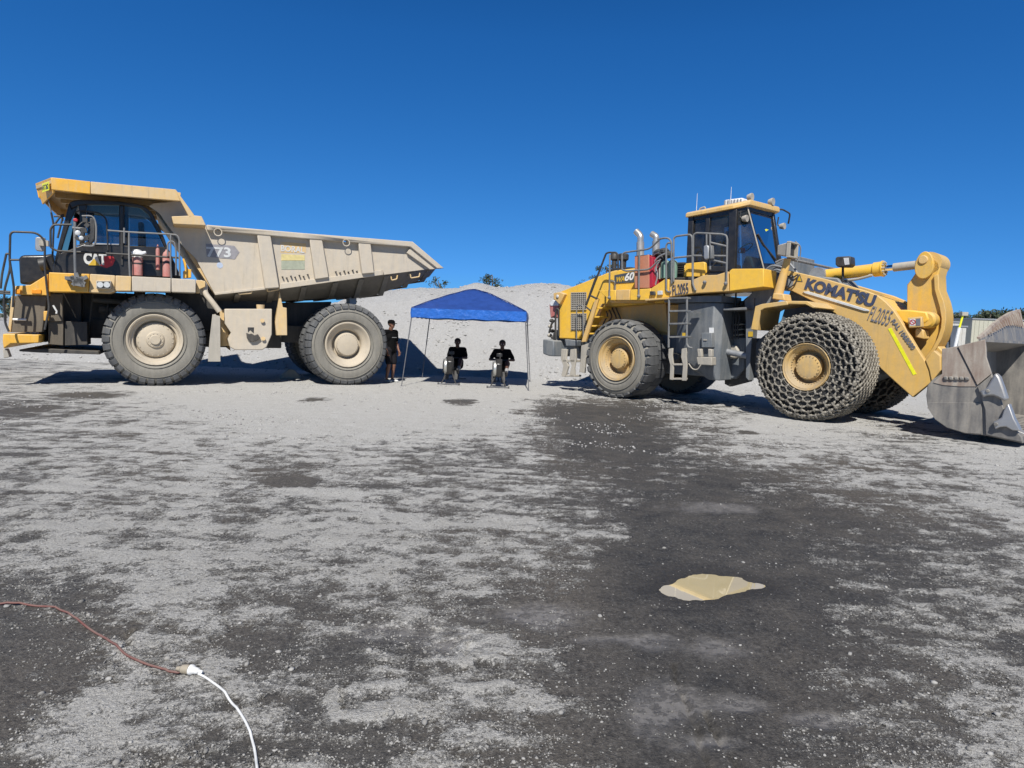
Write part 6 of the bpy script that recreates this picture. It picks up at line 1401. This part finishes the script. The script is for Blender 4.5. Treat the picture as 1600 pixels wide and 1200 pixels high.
a = at(1491, 541, 56); b = at(1499, 512, 56); c = at(1505, 490.5, 56)
t = thing('boom_lift', 'slender pale boom lift rising between the off-white housings', 'boom lift', (a.x, a.y, 0))
MB().box(-.9, .9, -.5, .5, .3, .9).obj('chassis', M['white'], t, .05)
for sx in (-.6, .6): MB().lathe([(.001, -.15), (.32, -.15), (.32, .15), (.001, .15)], c=(sx, -.55, .32), n=16).obj('wheel', M['rubtread'], t)
MB().tube([(0, 0, .9), (b.x-a.x, 0, b.z)], .12, 8).obj('lower_boom', M['white'], t); MB().tube([(b.x-a.x, 0, b.z), (c.x-a.x, 0, c.z)], .08, 8).obj('upper_boom', M['hivis'], t)
MB().box(c.x-a.x-.2, c.x-a.x+.3, -.2, .2, c.z-.15, c.z+.15).obj('platform', M['cream'], t, .02)
def leaf_mat(name, a, b):
    m, nt, bs = new_mat(name); isl = nt.nodes.new('ShaderNodeNewGeometry').outputs['Random Per Island']
    nt.links.new(mixc(nt, isl, a, b), bs.inputs['Base Color']); bs.inputs['Roughness'].default_value = .6; return m
LM = leaf_mat('gum_leaves', (.035, .055, .022), (.085, .105, .05)); LM2 = leaf_mat('dark_gum_leaves', (.022, .035, .016), (.055, .07, .035)); BM = plain('gum_bark', (.16, .13, .10), .9)
def tree(x, y, h, cr, label, group, n=900, leaf=.22, mat=None, seed=0, base=.35, sx=1.):
    rg = random.Random(seed); t = thing('gum_tree', label, 'tree', (x, y, 0), 0, group)
    tr_ = MB(); pts = [Vector((0, 0, -.3)), Vector((rg.uniform(-.2, .2), 0, h*.3)), Vector((rg.uniform(-.4, .4), 0, h*.6)), Vector((rg.uniform(-.4, .4), 0, h*.9))]
    tr_.tube(smooth_path(pts, 4), [h*.022*(1-.75*i/12) for i in range(13)], 8)
    blobs = []
    for k in range(rg.randint(7, 10)):
        a = rg.uniform(0, 2*PI); rr = cr*rg.uniform(.15, .8); z = h*rg.uniform(base+.1, .93); p0 = pts[1].lerp(pts[3], rg.uniform(.2, .7)); c = Vector((math.cos(a)*rr*sx, math.sin(a)*rr, z)); tr_.tube([p0, p0.lerp(c, .5)+Vector((0, 0, -.2)), c], [h*.009, h*.006, h*.002], 5); blobs.append((c, cr*rg.uniform(.25, .45)))
    tr_.obj('trunk', BM, t)
    vs = []; fs = []
    for k in range(n):
        c, r_ = rg.choice(blobs); v = Vector((rg.gauss(0, .5), rg.gauss(0, .5), rg.gauss(0, .36)))*r_; p = c+v
        u = Vector((rg.uniform(-1, 1), rg.uniform(-1, 1), rg.uniform(-1, 1))).normalized(); w_ = u.orthogonal().normalized(); s_ = leaf*rg.uniform(.5, 1.2); i0 = len(vs)
        vs += [p-u*s_, p+w_*s_*.35, p+u*s_, p-w_*s_*.35]; fs.append((i0, i0+1, i0+2, i0+3))
    m_ = MB(); m_.add(vs, fs); me_ = bpy.data.meshes.new('crown'); me_.from_pydata([tuple(v) for v in m_.v], [], m_.f); me_.materials.append(mat or LM)
    o_ = bpy.data.objects.new('crown', me_); COL.objects.link(o_); o_.parent = t; return t
def tp(px, ytop, Y): p = at(px, ytop, Y); return p.x, Y, p.z
for px, yt, Y, cr, lab, sd_, ba in ((766, 417, 70, 1.35, 'bushy gum crown showing over the gravel pile above the canopy', 1, .45), (690, 429, 72, 1.2, 'sparse gum sprays over the pile beside the truck tray tip', 2, .4),
                          (950, 403, 66, 1.1, 'thin gum seen through the handrails behind the loader hood', 3, .45), (905, 433, 64, 1.6, 'low gum crown peeping over the sloping loader hood', 4, .5), (573, 462, 75, 1.6, 'gum mostly hidden behind the truck tray', 5, .4), (926, 424, 70, 1.2, 'small gum crown above the middle of the loader hood', 6, .5)):
    x, y, h = tp(px, yt, Y); tree(x, y, h, cr, lab, None, 700 if sd_ != 2 else 260, .16, LM2, sd_, ba)
gr_r = 'distant trees along the right skyline'; gr_l = 'trees beyond the yard on the left'
protoR = [tree(0, 0, 10+k, 4.2, 'dark gum in the distant tree line right of the loader', gr_r, 1500, .42, LM2, 20+k, .12) for k in range(4)]
used = set(); rg2 = random.Random(5)
hs2 = [(1472, 493), (1482, 488), (1492, 492), (1503, 489), (1513, 492), (1524, 497), (1536, 493), (1546, 488), (1557, 489), (1568, 486), (1580, 487), (1592, 485), (1605, 484), (1622, 486), (1642, 484), (1665, 488), (1460, 500), (1448, 503), (1488, 500), (1518, 500), (1530, 499), (1550, 496), (1574, 494), (1600, 494)]
def place(plist, px, yt, Y, lab, gp):
    k = rg2.randrange(len(plist)); src = plist[k]
    o_ = src if k not in used else copy_tree(src)
    if k not in used: used.add(k)
    x, y, h = tp(px, yt, Y); o_.location = (x, y, 0); s_ = h/(10+k)*1.06; o_.scale = (s_*1.35, s_*1.2, s_); o_.rotation_euler = (0, 0, rg2.uniform(0, 6)); o_['label'] = lab; o_['group'] = gp
ORD = 'first second third fourth fifth sixth seventh eighth ninth tenth eleventh twelfth thirteenth fourteenth fifteenth sixteenth seventeenth eighteenth nineteenth twentieth twenty-first twenty-second twenty-third twenty-fourth'.split()
for i, (px, yt) in enumerate(sorted(hs2)): place(protoR, px, yt, 150+10*(i % 4), 'dark gum, '+ORD[i]+' from the left in the tree line right of the loader', gr_r)
for k, p_ in enumerate(protoR):
    if k not in used: x, y, h = tp(1700, 486, 160); p_.location = (x, y, 0); used.add(k)
for i, (px, yt) in enumerate(sorted([(-60, 452), (-30, 458), (-8, 456), (8, 462), (20, 468), (34, 466), (50, 474), (70, 472), (92, 476), (118, 474), (145, 478), (175, 476), (-100, 450)])): place(protoR, px, yt, 105+8*(i % 3), 'dark tree, '+ORD[i]+' from the left on the skyline behind the dump truck cab', gr_l)
